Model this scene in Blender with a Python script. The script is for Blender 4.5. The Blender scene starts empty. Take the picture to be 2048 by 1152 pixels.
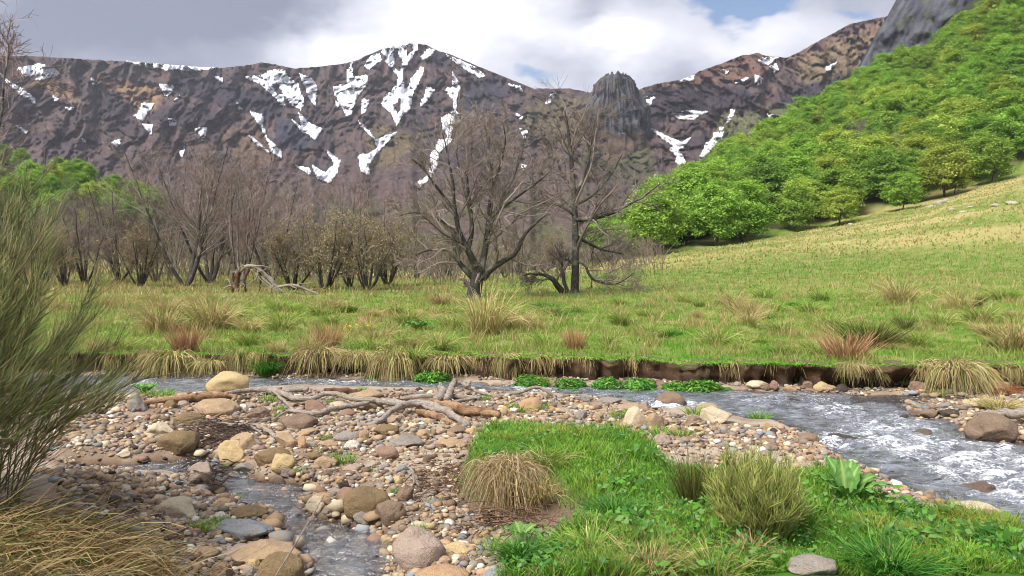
import bpy, math, random
import numpy as np
from mathutils import Vector

# ---------------------------------------------------------------- camera, sky, sun, exposure
SC = bpy.context.scene
F, ZC = 1500.0, 1.7                       # focal length in photo pixels (2048 wide), eye height over the water
PITCH = math.atan(36 / F)
cam_d = bpy.data.cameras.new('camera'); cam = bpy.data.objects.new('camera', cam_d)
SC.collection.objects.link(cam); SC.camera = cam
cam.location = (0, 0, ZC); cam.rotation_euler = (math.pi / 2 - PITCH, 0, 0)
cam_d.sensor_width = 36; cam_d.lens = 36 * F / 2048
cam_d.clip_start = 0.05; cam_d.clip_end = 20000
SUN_EL, SUN_AZ = math.radians(52), math.radians(228)      # azimuth clockwise from +Y (view direction)
sdir = Vector((math.cos(SUN_EL) * math.sin(SUN_AZ), math.cos(SUN_EL) * math.cos(SUN_AZ), math.sin(SUN_EL)))
sun_d = bpy.data.lights.new('sun', 'SUN'); sun = bpy.data.objects.new('sun', sun_d)
SC.collection.objects.link(sun)
sun_d.energy = 3.3; sun_d.angle = math.radians(26); sun_d.color = (1.0, 0.95, 0.87)
sun.rotation_euler = (-sdir).to_track_quat('-Z', 'Y').to_euler()
SC.view_settings.view_transform = 'Standard'; SC.view_settings.look = 'None'
SC.view_settings.exposure = 1.0; SC.view_settings.gamma = 1.0
SC.view_settings.use_curve_mapping = False
SC.cycles.use_denoising = True
SC.cycles.use_adaptive_sampling = True; SC.cycles.adaptive_threshold = 0.015; SC.cycles.filter_width = 1.0
SC.cycles.max_bounces = 5; SC.cycles.diffuse_bounces = 2; SC.cycles.glossy_bounces = 2
SC.cycles.transparent_max_bounces = 12; SC.cycles.transmission_bounces = 3
SC.cycles.caustics_reflective = False; SC.cycles.caustics_refractive = False

cT, sT = math.cos(PITCH), math.sin(PITCH)
def ray(u, v):
    xc = (np.asarray(u, float) - 1024) / F; yc = (576 - np.asarray(v, float)) / F
    xc, yc = np.broadcast_arrays(xc, yc)
    return np.stack([xc, cT + yc * sT, -sT + yc * cT], -1)
def at_z(u, v, z=0.0):
    d = ray(u, v); t = (z - ZC) / d[..., 2]
    return d * t[..., None] + np.array([0, 0, ZC])
def at_D(u, v, D):
    d = ray(u, v); t = np.asarray(D, float) / d[..., 1]
    return d * t[..., None] + np.array([0, 0, ZC])
def proj(P):
    P = np.asarray(P, float); q = P - np.array([0, 0, ZC])
    f = q[..., 1] * cT - q[..., 2] * sT; up = q[..., 1] * sT + q[..., 2] * cT
    return 1024 + F * q[..., 0] / f, 576 - F * up / f
def col_x(u, D):                         # ground position for a column of the photograph at distance D
    return (u - 1024) / F * D

def lin(c, k=1.0):
    c = np.asarray(c, float) / 255.0
    return np.where(c <= 0.04045, c / 12.92, ((c + 0.055) / 1.055) ** 2.4) * k

# ---------------------------------------------------------------- node helpers
def nt_new(name):
    m = bpy.data.materials.new(name); m.use_nodes = True
    nt = m.node_tree; nt.nodes.clear()
    return m, nt
def N(nt, t, **kw):
    n = nt.nodes.new(t)
    for k, v in kw.items():
        if k.startswith('i_'):
            key = k[2:]; key = int(key) if key.isdigit() else key.replace('_', ' ')
            n.inputs[key].default_value = v
        else: setattr(n, k, v)
    return n
def mathn(nt, op, a, b=None, clamp=False):
    n = nt.nodes.new('ShaderNodeMath'); n.operation = op; n.use_clamp = clamp
    for i, x in enumerate((a, b)):
        if x is None: continue
        if isinstance(x, (int, float)): n.inputs[i].default_value = x
        else: nt.links.new(x, n.inputs[i])
    return n.outputs[0]
def mixc(nt, fac, a, b, mode='MIX'):
    n = nt.nodes.new('ShaderNodeMix'); n.data_type = 'RGBA'; n.blend_type = mode
    for i, x in ((0, fac), (6, a), (7, b)):
        if isinstance(x, (int, float)): n.inputs[i].default_value = x
        elif isinstance(x, (tuple, list, np.ndarray)): n.inputs[i].default_value = (x[0], x[1], x[2], 1)
        else: nt.links.new(x, n.inputs[i])
    return n.outputs[2]
def ramp(nt, x, stops):
    n = nt.nodes.new('ShaderNodeValToRGB'); e = n.color_ramp.elements
    while len(e) < len(stops): e.new(0.5)
    for i, (p, c) in enumerate(stops):
        e[i].position = p; e[i].color = (c, c, c, 1) if isinstance(c, (int, float)) else (c[0], c[1], c[2], 1)
    nt.links.new(x, n.inputs[0]); return n.outputs[0]
def noise(nt, vec, scale, detail=4, rough=0.55, dist=0.0):
    n = N(nt, 'ShaderNodeTexNoise', i_Scale=scale, i_Detail=detail, i_Roughness=rough, i_Distortion=dist)
    if vec is not None: nt.links.new(vec, n.inputs['Vector'])
    return n.outputs['Fac']

# ---------------------------------------------------------------- sky: clear Nishita sky behind broken cloud
w = bpy.data.worlds.new('World'); SC.world = w; w.use_nodes = True
nt = w.node_tree; nt.nodes.clear()
out = N(nt, 'ShaderNodeOutputWorld'); bg = N(nt, 'ShaderNodeBackground', i_Strength=1.0)
nt.links.new(bg.outputs[0], out.inputs[0])
sky = N(nt, 'ShaderNodeTexSky'); sky.sky_type = 'NISHITA'; sky.sun_disc = False
sky.sun_elevation = SUN_EL; sky.sun_rotation = SUN_AZ; sky.altitude = 1200
blue = nt.nodes.new('ShaderNodeVectorMath'); blue.operation = 'SCALE'; blue.inputs[3].default_value = 0.085
nt.links.new(sky.outputs[0], blue.inputs[0])
tc = N(nt, 'ShaderNodeTexCoord'); dirv = tc.outputs['Generated']
mp = N(nt, 'ShaderNodeMapping'); mp.inputs['Scale'].default_value = (1, 1, 1.9)
nt.links.new(dirv, mp.inputs[0])
n_big = noise(nt, mp.outputs[0], 3.1, 4, 0.55, 0.0)
n_mid = noise(nt, mp.outputs[0], 9.0, 4, 0.6, 0.0)
# warped direction so that the cloud banks get ragged edges
nz = N(nt, 'ShaderNodeTexNoise', i_Scale=7.0, i_Detail=4.0, i_Roughness=0.6); nt.links.new(mp.outputs[0], nz.inputs['Vector'])
sub = nt.nodes.new('ShaderNodeVectorMath'); sub.operation = 'SUBTRACT'; nt.links.new(nz.outputs['Color'], sub.inputs[0]); sub.inputs[1].default_value = (.5, .5, .5)
scl = nt.nodes.new('ShaderNodeVectorMath'); scl.operation = 'SCALE'; nt.links.new(sub.outputs[0], scl.inputs[0]); scl.inputs[3].default_value = 0.11
add = nt.nodes.new('ShaderNodeVectorMath'); add.operation = 'ADD'; nt.links.new(dirv, add.inputs[0]); nt.links.new(scl.outputs[0], add.inputs[1])
sxyz = N(nt, 'ShaderNodeSeparateXYZ'); nt.links.new(add.outputs[0], sxyz.inputs[0])
fwd = mathn(nt, 'MAXIMUM', sxyz.outputs[1], 0.05)
cmb = N(nt, 'ShaderNodeCombineXYZ'); nt.links.new(mathn(nt, 'DIVIDE', sxyz.outputs[0], fwd), cmb.inputs[0]); nt.links.new(mathn(nt, 'DIVIDE', sxyz.outputs[2], fwd), cmb.inputs[1])
def bank(u, v, ru, rv):                   # a soft cloud bank in the direction of (u, v); angular half sizes in photo pixels
    d = ray(u, v)
    n = nt.nodes.new('ShaderNodeVectorMath'); n.operation = 'MULTIPLY_ADD'; nt.links.new(cmb.outputs[0], n.inputs[0])
    n.inputs[1].default_value = (F / ru, F / rv, 0); n.inputs[2].default_value = (-d[0] / d[1] * F / ru, -d[2] / d[1] * F / rv, 0)
    q = nt.nodes.new('ShaderNodeVectorMath'); q.operation = 'DOT_PRODUCT'; nt.links.new(n.outputs[0], q.inputs[0]); nt.links.new(n.outputs[0], q.inputs[1])
    return mathn(nt, 'EXPONENT', mathn(nt, 'MULTIPLY', q.outputs['Value'], -1.0))
def total(lst):
    s = None
    for (u, v, ru, rv, k) in lst:
        x = mathn(nt, 'MULTIPLY', bank(u, v, ru, rv), k); s = x if s is None else mathn(nt, 'ADD', s, x)
    return s
bright = total([(900, 40, 190, 120, .65), (660, 130, 120, 55, .60), (800, 120, 170, 60, .3), (1235, 85, 75, 60, .65), (1060, 30, 150, 60, .3),
                (1560, 75, 190, 60, .36), (1320, 40, 90, 60, .25), (1480, 90, 120, 40, .15),
                (200, 60, 380, 140, -.38), (540, 20, 210, 55, -.30), (1130, 120, 90, 55, -.24), (1400, 140, 160, 40, -.1), (1190, 10, 45, 24, -.3), (0, -100, 500, 160, -.1)])
lum = mathn(nt, 'ADD', mathn(nt, 'MULTIPLY', n_big, 0.62), mathn(nt, 'MULTIPLY', n_mid, 0.55))
lum = mathn(nt, 'ADD', mathn(nt, 'SUBTRACT', lum, 0.16), bright)
cloud = ramp(nt, lum, [(0.06, lin((136, 142, 162))), (0.34, lin((174, 178, 195))), (0.54, lin((206, 209, 222))), (0.72, lin((226, 228, 238))), (0.95, lin((250, 250, 253)))])
cs = nt.nodes.new('ShaderNodeVectorMath'); cs.operation = 'SCALE'; cs.inputs[3].default_value = 0.62; nt.links.new(cloud, cs.inputs[0])
gap = total([(1500, -8, 105, 42, 1.1), (1730, 15, 40, 26, .6), (1070, 165, 60, 20, .35)])
gapm = ramp(nt, mathn(nt, 'ADD', gap, mathn(nt, 'MULTIPLY', mathn(nt, 'SUBTRACT', n_mid, 0.5), 0.9)), [(0.24, 0.0), (0.52, 1.0)])
skyc = mixc(nt, gapm, cs.outputs[0], blue.outputs[0])
nt.links.new(skyc, bg.inputs['Color'])
w.cycles.sampling_method = 'NONE'

# ---------------------------------------------------------------- numpy noise
_rs = np.random.RandomState(7)
_PERM = np.concatenate([_rs.permutation(256)] * 3)
_G = _rs.normal(size=(256, 3)); _G /= np.linalg.norm(_G, axis=1)[:, None]
def pn(p):
    p = np.asarray(p, float); i = np.floor(p).astype(int); f = p - i; i &= 255
    w_ = f * f * f * (f * (f * 6 - 15) + 10); r = 0
    for dx in (0, 1):
        for dy in (0, 1):
            for dz in (0, 1):
                h = _PERM[_PERM[_PERM[i[..., 0] + dx] + i[..., 1] + dy] + i[..., 2] + dz]
                g = _G[h]; d = f - np.array([dx, dy, dz])
                c = (w_[..., 0] if dx else 1 - w_[..., 0]) * (w_[..., 1] if dy else 1 - w_[..., 1]) * (w_[..., 2] if dz else 1 - w_[..., 2])
                r = r + c * (g * d).sum(-1)
    return r * 1.5
def fbm(p, o=4, g=0.5):
    p = np.asarray(p, float); s = 0; a = 1.0
    for k in range(o):
        s = s + a * pn(p * 2 ** k + 17.3 * k); a *= g
    return s
_A2 = np.arange(256) * (2 * math.pi / 256); _GX, _GY = np.cos(_A2)[_rs.permutation(256)], None
_GY = np.sin(np.arccos(np.clip(_GX, -1, 1))) * np.where(np.arange(256) % 2, 1, -1)
def pn2(x, y, s):
    ix = np.floor(x).astype(np.int32); iy = np.floor(y).astype(np.int32); fx = x - ix; fy = y - iy
    wx = fx * fx * fx * (fx * (fx * 6 - 15) + 10); wy = fy * fy * fy * (fy * (fy * 6 - 15) + 10)
    ix = (ix + s) & 255; iy = (iy + 3 * s) & 255
    a, b = _PERM[ix], _PERM[ix + 1]
    h00, h10, h01, h11 = _PERM[a + iy], _PERM[b + iy], _PERM[a + iy + 1], _PERM[b + iy + 1]
    n00 = _GX[h00] * fx + _GY[h00] * fy; n10 = _GX[h10] * (fx - 1) + _GY[h10] * fy
    n01 = _GX[h01] * fx + _GY[h01] * (fy - 1); n11 = _GX[h11] * (fx - 1) + _GY[h11] * (fy - 1)
    p = n00 + wx * (n10 - n00); q = n01 + wx * (n11 - n01)
    return (p + wy * (q - p)) * 1.45
def fbm2(x, y, o=4, z=0.0, g=0.5):
    x, y = np.broadcast_arrays(np.asarray(x, float), np.asarray(y, float)); s = 0; a = 1.0; sd = int(z * 10) % 251
    for k in range(o):
        s = s + a * pn2(x * 2 ** k + 17.3 * k + z * 1.7, y * 2 ** k + 9.1 * k, sd + 13 * k); a *= g
    return s
def sstep(a, b, x):
    t = np.clip((np.asarray(x, float) - a) / (b - a), 0, 1); return t * t * (3 - 2 * t)
def lerp(a, b, t): return a + (b - a) * t
def lc(a, b, t): return np.asarray(a) + (np.asarray(b) - np.asarray(a)) * np.asarray(t)[..., None]
def polysd(poly, x, y):                  # signed distance to a polygon, negative inside
    poly = np.asarray(poly, float); x = np.asarray(x, float); y = np.asarray(y, float)
    d = np.full(x.shape, 1e18); ins = np.zeros(x.shape, bool)
    for i in range(len(poly)):
        a = poly[i]; b = poly[(i + 1) % len(poly)]; e = b - a
        wx, wy = x - a[0], y - a[1]; t = np.clip((wx * e[0] + wy * e[1]) / max(e @ e, 1e-12), 0, 1)
        d = np.minimum(d, (wx - t * e[0]) ** 2 + (wy - t * e[1]) ** 2)
        if a[1] != b[1]:
            ins ^= ((a[1] > y) != (b[1] > y)) & (x < (b[0] - a[0]) * (y - a[1]) / (b[1] - a[1]) + a[0])
    return np.where(ins, -1, 1) * np.sqrt(d)

# ---------------------------------------------------------------- mesh helpers
def mesh_np(name, V, Fs, col=None, smooth=False, extra=None):
    V = np.ascontiguousarray(V, np.float32).reshape(-1, 3)
    Fs = [np.ascontiguousarray(f, np.int32) for f in (Fs if isinstance(Fs, list) else [Fs]) if len(f)]
    me = bpy.data.meshes.new(name)
    idx = np.concatenate([f.ravel() for f in Fs]); cnt = np.concatenate([np.full(len(f), f.shape[1], np.int32) for f in Fs])
    st = np.concatenate([[0], np.cumsum(cnt)[:-1]]).astype(np.int32)
    me.vertices.add(len(V)); me.vertices.foreach_set('co', V.ravel())
    me.loops.add(len(idx)); me.loops.foreach_set('vertex_index', idx)
    me.polygons.add(len(cnt)); me.polygons.foreach_set('loop_start', st)
    if smooth: me.polygons.foreach_set('use_smooth', np.ones(len(cnt), bool))
    me.update(calc_edges=True); me.validate(verbose=False)
    if col is not None:
        a = me.color_attributes.new('Col', 'FLOAT_COLOR', 'POINT'); c = np.ones((len(V), 4), np.float32); c[:, :3] = np.asarray(col).reshape(-1, 3)
        a.data.foreach_set('color', c.ravel())
    for k, arr in (extra or {}).items():
        a = me.attributes.new(k, 'FLOAT', 'POINT'); a.data.foreach_set('value', np.ascontiguousarray(arr, np.float32).ravel())
    return me
COL = SC.collection
def add_obj(name, me, mat=None, parent=None, loc=None, rz=0.0, scale=None):
    o = bpy.data.objects.new(name, me); COL.objects.link(o)
    if mat is not None and me is not None and not me.materials: me.materials.append(mat)
    if parent is not None: o.parent = parent
    if loc is not None: o.location = tuple(loc)
    if rz: o.rotation_euler = (0, 0, rz)
    if scale is not None: o.scale = scale if hasattr(scale, '__len__') else (scale,) * 3
    return o
REG = []
def tag(o, label, cat, group=None, at=None):
    o['label'] = label; o['category'] = cat
    if group: o['group'] = group
    p = at if at is not None else o.location
    uu, vv = proj(np.array(p)); REG.append([o, label, float(uu), float(vv)])
    return o
def struct(o, kind='structure', label=None):
    o['kind'] = kind
    if label: o['label'] = label
    return o
def merge(parts):
    Vs, Fs, Cs, n = [], {}, [], 0
    for V, Fa, C in parts:
        V = np.asarray(V).reshape(-1, 3); Vs.append(V); Cs.append(np.broadcast_to(np.asarray(C), V.shape) if C is not None else np.ones_like(V))
        for f in (Fa if isinstance(Fa, list) else [Fa]):
            if len(f): Fs.setdefault(f.shape[1], []).append(f + n)
        n += len(V)
    return np.concatenate(Vs), [np.concatenate(x) for x in Fs.values()], np.concatenate(Cs)
def nrmz(a): return a / np.maximum(np.linalg.norm(a, axis=-1, keepdims=True), 1e-9)
def tubes(P, R, S=4, C=None, cap=False):
    P = np.asarray(P, float); R = np.broadcast_to(np.asarray(R, float), P.shape[:2]); n, k, _ = P.shape
    T = nrmz(np.gradient(P, axis=1)); mt = nrmz(T.mean(1))
    ref = np.where((np.abs(mt[:, 2]) > 0.85)[:, None], np.array([[1., 0, 0]]), np.array([[0, 0, 1.]]))
    A = nrmz(np.cross(T, ref[:, None, :])); B = np.cross(T, A)
    an = np.arange(S) * 2 * math.pi / S
    V = P[:, :, None, :] + R[:, :, None, None] * (np.cos(an)[None, None, :, None] * A[:, :, None, :] + np.sin(an)[None, None, :, None] * B[:, :, None, :])
    base = (np.arange(n) * k * S)[:, None, None] + (np.arange(k - 1) * S)[None, :, None]
    s = np.arange(S)[None, None, :]; s2 = (np.arange(S) + 1) % S
    Q = np.stack([base + s, base + s2[None, None, :], base + S + s2[None, None, :], base + S + s], -1).reshape(-1, 4)
    Fs = [Q]
    if cap and S >= 3:
        e0 = (np.arange(n) * k * S)[:, None] + np.arange(S)[::-1][None]; e1 = (np.arange(n) * k * S + (k - 1) * S)[:, None] + np.arange(S)[None]
        Fs += [np.concatenate([e0, e1])]
    Cc = None if C is None else np.broadcast_to(np.asarray(C, float).reshape(n, -1, 1, 3), (n, k, S, 3)).reshape(-1, 3)
    return V.reshape(-1, 3), Fs, Cc
def ribbons(P, W, C=None, rng=None, twist=0.6):
    P = np.asarray(P, float); n, k, _ = P.shape; W = np.broadcast_to(np.asarray(W, float), (n, k))
    rng = rng or np.random.RandomState(0)
    T = nrmz(P[:, -1] - P[:, 0]); a = rng.uniform(0, 2 * math.pi, n)
    h = np.stack([np.cos(a), np.sin(a), np.zeros(n)], -1)
    side = nrmz(np.cross(T, h) * twist + np.cross(T, np.array([0, 0, 1.])) * 0.35 + h * 0.15)
    V = np.stack([P - side[:, None] * W[..., None] / 2, P + side[:, None] * W[..., None] / 2], 2)
    b = (np.arange(n) * k * 2)[:, None] + (np.arange(k - 1) * 2)[None]
    Q = np.stack([b, b + 1, b + 3, b + 2], -1).reshape(-1, 4)
    Cc = None
    if C is not None:
        C = np.asarray(C, float); C = C[:, None] if C.ndim == 2 else C
        Cc = np.broadcast_to(C[:, :, None, :], (n, k, 2, 3)).reshape(-1, 3)
    return V.reshape(-1, 3), Q, Cc
def arcs(base, az, L, out, up, droop, K, rng, wig=0.0):      # K-point arcs leaving base, bending over
    n = len(base); t = np.linspace(0, 1, K)[None]
    az, L, out, up, droop = [np.broadcast_to(np.asarray(x, float), (n,))[:, None] for x in (az, L, out, up, droop)]
    hor = L * (out * t + 0.25 * out * t * t); ver = L * (up * t - droop * t * t)
    P = np.stack([np.cos(az) * hor, np.sin(az) * hor, ver], -1)
    if wig: P = P + rng.normal(size=(n, K, 3)) * (wig * L[..., None] * t[..., None])
    return base[:, None] + P
# ---------------------------------------------------------------- materials
def mat_veg(name, transl=0.35, vary=0.25, sat=1.0):
    m, nt = nt_new(name); o = N(nt, 'ShaderNodeOutputMaterial')
    at = N(nt, 'ShaderNodeAttribute', attribute_name='Col'); oi = N(nt, 'ShaderNodeObjectInfo')
    hs = N(nt, 'ShaderNodeHueSaturation', i_Saturation=sat)
    nt.links.new(mathn(nt, 'ADD', mathn(nt, 'MULTIPLY', oi.outputs['Random'], 0.018), 0.486), hs.inputs['Hue'])
    nt.links.new(mathn(nt, 'ADD', mathn(nt, 'MULTIPLY', oi.outputs['Random'], vary), 1 - vary / 2), hs.inputs['Value'])
    nt.links.new(at.outputs['Color'], hs.inputs['Color'])
    d = N(nt, 'ShaderNodeBsdfDiffuse'); t = N(nt, 'ShaderNodeBsdfTranslucent'); mx = N(nt, 'ShaderNodeMixShader', i_Fac=transl)
    nt.links.new(hs.outputs[0], d.inputs[0]); nt.links.new(hs.outputs[0], t.inputs[0])
    nt.links.new(d.outputs[0], mx.inputs[1]); nt.links.new(t.outputs[0], mx.inputs[2])
    g = N(nt, 'ShaderNodeBsdfGlossy', i_Roughness=0.6); g.inputs[0].default_value = (1, 1, 1, 1)
    mx2 = N(nt, 'ShaderNodeMixShader', i_Fac=0.02); nt.links.new(mx.outputs[0], mx2.inputs[1]); nt.links.new(g.outputs[0], mx2.inputs[2])
    nt.links.new(mx2.outputs[0], o.inputs[0]); return m
M_GRASS = mat_veg('grass_blades', 0.35, 0.12); M_DRY = mat_veg('dry_grass', 0.25, 0.25)
M_LEAF = mat_veg('beech_foliage', 0.35, 0.30); M_DOCK = mat_veg('broad_leaf', 0.25, 0.15)
M_STEM = mat_veg('broom_stems', 0.0, 0.1)

def mat_ground(name, bump=0.03, nscale=9.0, amp=0.55):
    m, nt = nt_new(name); o = N(nt, 'ShaderNodeOutputMaterial'); b = N(nt, 'ShaderNodeBsdfPrincipled', i_Roughness=0.95)
    b.inputs['Specular IOR Level'].default_value = 0.15
    at = N(nt, 'ShaderNodeAttribute', attribute_name='Col'); tc = N(nt, 'ShaderNodeTexCoord'); P = tc.outputs['Object']
    n1 = noise(nt, P, nscale, 4, 0.65); n2 = noise(nt, P, nscale * 6.3, 3, 0.6); n3 = noise(nt, P, nscale * 0.17, 2)
    k = mathn(nt, 'ADD', mathn(nt, 'MULTIPLY', n1, amp), mathn(nt, 'MULTIPLY', n2, amp))
    k = mathn(nt, 'ADD', k, mathn(nt, 'MULTIPLY', n3, amp * 0.6)); k = mathn(nt, 'ADD', k, 1 - 1.3 * amp)
    c = nt.nodes.new('ShaderNodeVectorMath'); c.operation = 'SCALE'; nt.links.new(at.outputs['Color'], c.inputs[0]); nt.links.new(k, c.inputs[3])
    nt.links.new(c.outputs[0], b.inputs['Base Color'])
    bp = N(nt, 'ShaderNodeBump', i_Strength=0.7, i_Distance=bump); nt.links.new(mathn(nt, 'ADD', n1, mathn(nt, 'MULTIPLY', n2, 0.5)), bp.inputs['Height'])
    nt.links.new(bp.outputs[0], b.inputs['Normal']); nt.links.new(b.outputs[0], o.inputs[0]); return m
M_GROUND = mat_ground('earth_and_turf', 0.03, 9.0)
M_MOUNT = mat_ground('mountain_rock_and_heath', 3.0, 0.045, 0.35)
M_BANK = mat_ground('eroded_soil', 0.05, 14.0, 0.7)

def mat_rock():
    m, nt = nt_new('river_stone'); o = N(nt, 'ShaderNodeOutputMaterial'); b = N(nt, 'ShaderNodeBsdfPrincipled')
    b.inputs['Specular IOR Level'].default_value = 0.3
    oi = N(nt, 'ShaderNodeObjectInfo'); geo = N(nt, 'ShaderNodeNewGeometry'); tc = N(nt, 'ShaderNodeTexCoord')
    off = nt.nodes.new('ShaderNodeVectorMath'); off.operation = 'ADD'; sc = nt.nodes.new('ShaderNodeVectorMath'); sc.operation = 'SCALE'
    sc.inputs[0].default_value = (37, 91, 53); nt.links.new(oi.outputs['Random'], sc.inputs[3])
    nt.links.new(geo.outputs['Position'], off.inputs[0]); nt.links.new(sc.outputs[0], off.inputs[1]); P = off.outputs[0]
    n1 = noise(nt, P, 6, 3, 0.6); n2 = noise(nt, P, 38, 4, 0.7); n3 = noise(nt, P, 140, 2, 0.6); n4 = noise(nt, P, 11, 3, 0.6, 0.6)
    k = mathn(nt, 'ADD', mathn(nt, 'ADD', mathn(nt, 'MULTIPLY', n1, 0.55), mathn(nt, 'MULTIPLY', n2, 0.75)), mathn(nt, 'MULTIPLY', n3, 0.5))
    k = mathn(nt, 'ADD', k, 0.22)
    c = nt.nodes.new('ShaderNodeVectorMath'); c.operation = 'SCALE'; nt.links.new(oi.outputs['Color'], c.inputs[0]); nt.links.new(k, c.inputs[3])
    st = mixc(nt, mathn(nt, 'MULTIPLY', ramp(nt, n4, [(0.5, 0.0), (0.68, 1.0)]), 0.25), c.outputs[0], tuple(lin((168, 132, 92), .8)))
    lich = mixc(nt, mathn(nt, 'MULTIPLY', ramp(nt, n2, [(0.62, 0.0), (0.72, 1.0)]), 0.35), st, tuple(lin((205, 200, 185), .8)))
    sep = N(nt, 'ShaderNodeSeparateXYZ'); nt.links.new(geo.outputs['Normal'], sep.inputs[0])
    mm = mathn(nt, 'ADD', mathn(nt, 'MULTIPLY', sep.outputs[2], 0.35), mathn(nt, 'MULTIPLY', n4, 1.2))
    inv = mathn(nt, 'SUBTRACT', 1.0, oi.outputs['Alpha'])                 # alpha of the object colour carries how mossy it is
    mm = ramp(nt, mathn(nt, 'ADD', mm, mathn(nt, 'MULTIPLY', inv, 0.42)), [(1.12, 0.0), (1.3, 1.0)])
    mm = mathn(nt, 'MULTIPLY', mm, mathn(nt, 'GREATER_THAN', inv, 0.05))
    moss = mixc(nt, n2, tuple(lin((98, 98, 38), .8)), tuple(lin((172, 156, 62), .8)))
    fin = mixc(nt, mm, lich, moss)
    # the wet foot of a stone that stands in or by the water is darker and glossier
    sp = N(nt, 'ShaderNodeSeparateXYZ'); nt.links.new(geo.outputs['Position'], sp.inputs[0])
    wet = ramp(nt, mathn(nt, 'ADD', sp.outputs[2], mathn(nt, 'MULTIPLY', n1, 0.05)), [(0.045, 1.0), (0.075, 0.0)])
    fin2 = mixc(nt, mathn(nt, 'MULTIPLY', wet, 0.55), fin, (0.03, 0.025, 0.02))
    nt.links.new(fin2, b.inputs['Base Color'])
    nt.links.new(mathn(nt, 'SUBTRACT', 0.9, mathn(nt, 'MULTIPLY', wet, 0.5)), b.inputs['Roughness'])
    bp = N(nt, 'ShaderNodeBump', i_Strength=0.9, i_Distance=0.022); nt.links.new(mathn(nt, 'ADD', n2, mathn(nt, 'MULTIPLY', n3, 0.4)), bp.inputs['Height'])
    nt.links.new(bp.outputs[0], b.inputs['Normal']); nt.links.new(b.outputs[0], o.inputs[0]); return m
M_ROCK = mat_rock()

def mat_wood(name, c1, c2, c3, stretch=6.0, scale=14.0):
    m, nt = nt_new(name); o = N(nt, 'ShaderNodeOutputMaterial'); b = N(nt, 'ShaderNodeBsdfPrincipled', i_Roughness=0.9)
    b.inputs['Specular IOR Level'].default_value = 0.2
    tc = N(nt, 'ShaderNodeTexCoord'); mp = N(nt, 'ShaderNodeMapping'); mp.inputs['Scale'].default_value = (1, stretch, stretch) if stretch > 0 else (-stretch, -stretch, 1)
    nt.links.new(tc.outputs['Object'], mp.inputs[0])
    n1 = noise(nt, mp.outputs[0], scale, 5, 0.65, 0.3); n2 = noise(nt, tc.outputs['Object'], scale * 0.35, 4, 0.6)
    c = mixc(nt, ramp(nt, n1, [(0.35, 0.0), (0.65, 1.0)]), c1, c2); c = mixc(nt, ramp(nt, n2, [(0.52, 0.0), (0.66, 1.0)]), c, c3)
    nt.links.new(c, b.inputs['Base Color'])
    bp = N(nt, 'ShaderNodeBump', i_Strength=1.0, i_Distance=0.02); nt.links.new(n1, bp.inputs['Height']); nt.links.new(bp.outputs[0], b.inputs['Normal'])
    nt.links.new(b.outputs[0], o.inputs[0]); return m
M_DRIFT = mat_wood('bleached_driftwood', lin((132, 120, 110), .8), lin((200, 190, 178), .85), lin((158, 138, 118), .8))
M_SPLIT = mat_wood('split_orange_wood', lin((150, 112, 82), .8), lin((205, 172, 138), .8), lin((120, 88, 66), .8))
M_ROT = mat_wood('rotten_brown_wood', lin((92, 66, 52), .8), lin((138, 104, 80), .8), lin((70, 50, 42), .8))
M_BARK = mat_wood('grey_lichen_bark', lin((58, 54, 52), .8), lin((98, 92, 86), .8), lin((148, 144, 128), .8), -5.0, 5.0)
M_BIRCH = mat_wood('pale_birch_bark', lin((90, 82, 80), .8), lin((150, 142, 136), .8), lin((70, 62, 60), .8), -0.3, 6.0)
M_TWIG = mat_veg('purple_brown_twigs', 0.0, 0.35)
M_MOSSLOG = mat_wood('mossy_log', lin((96, 84, 40), .8), lin((140, 118, 50), .8), lin((78, 62, 44), .8))

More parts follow.
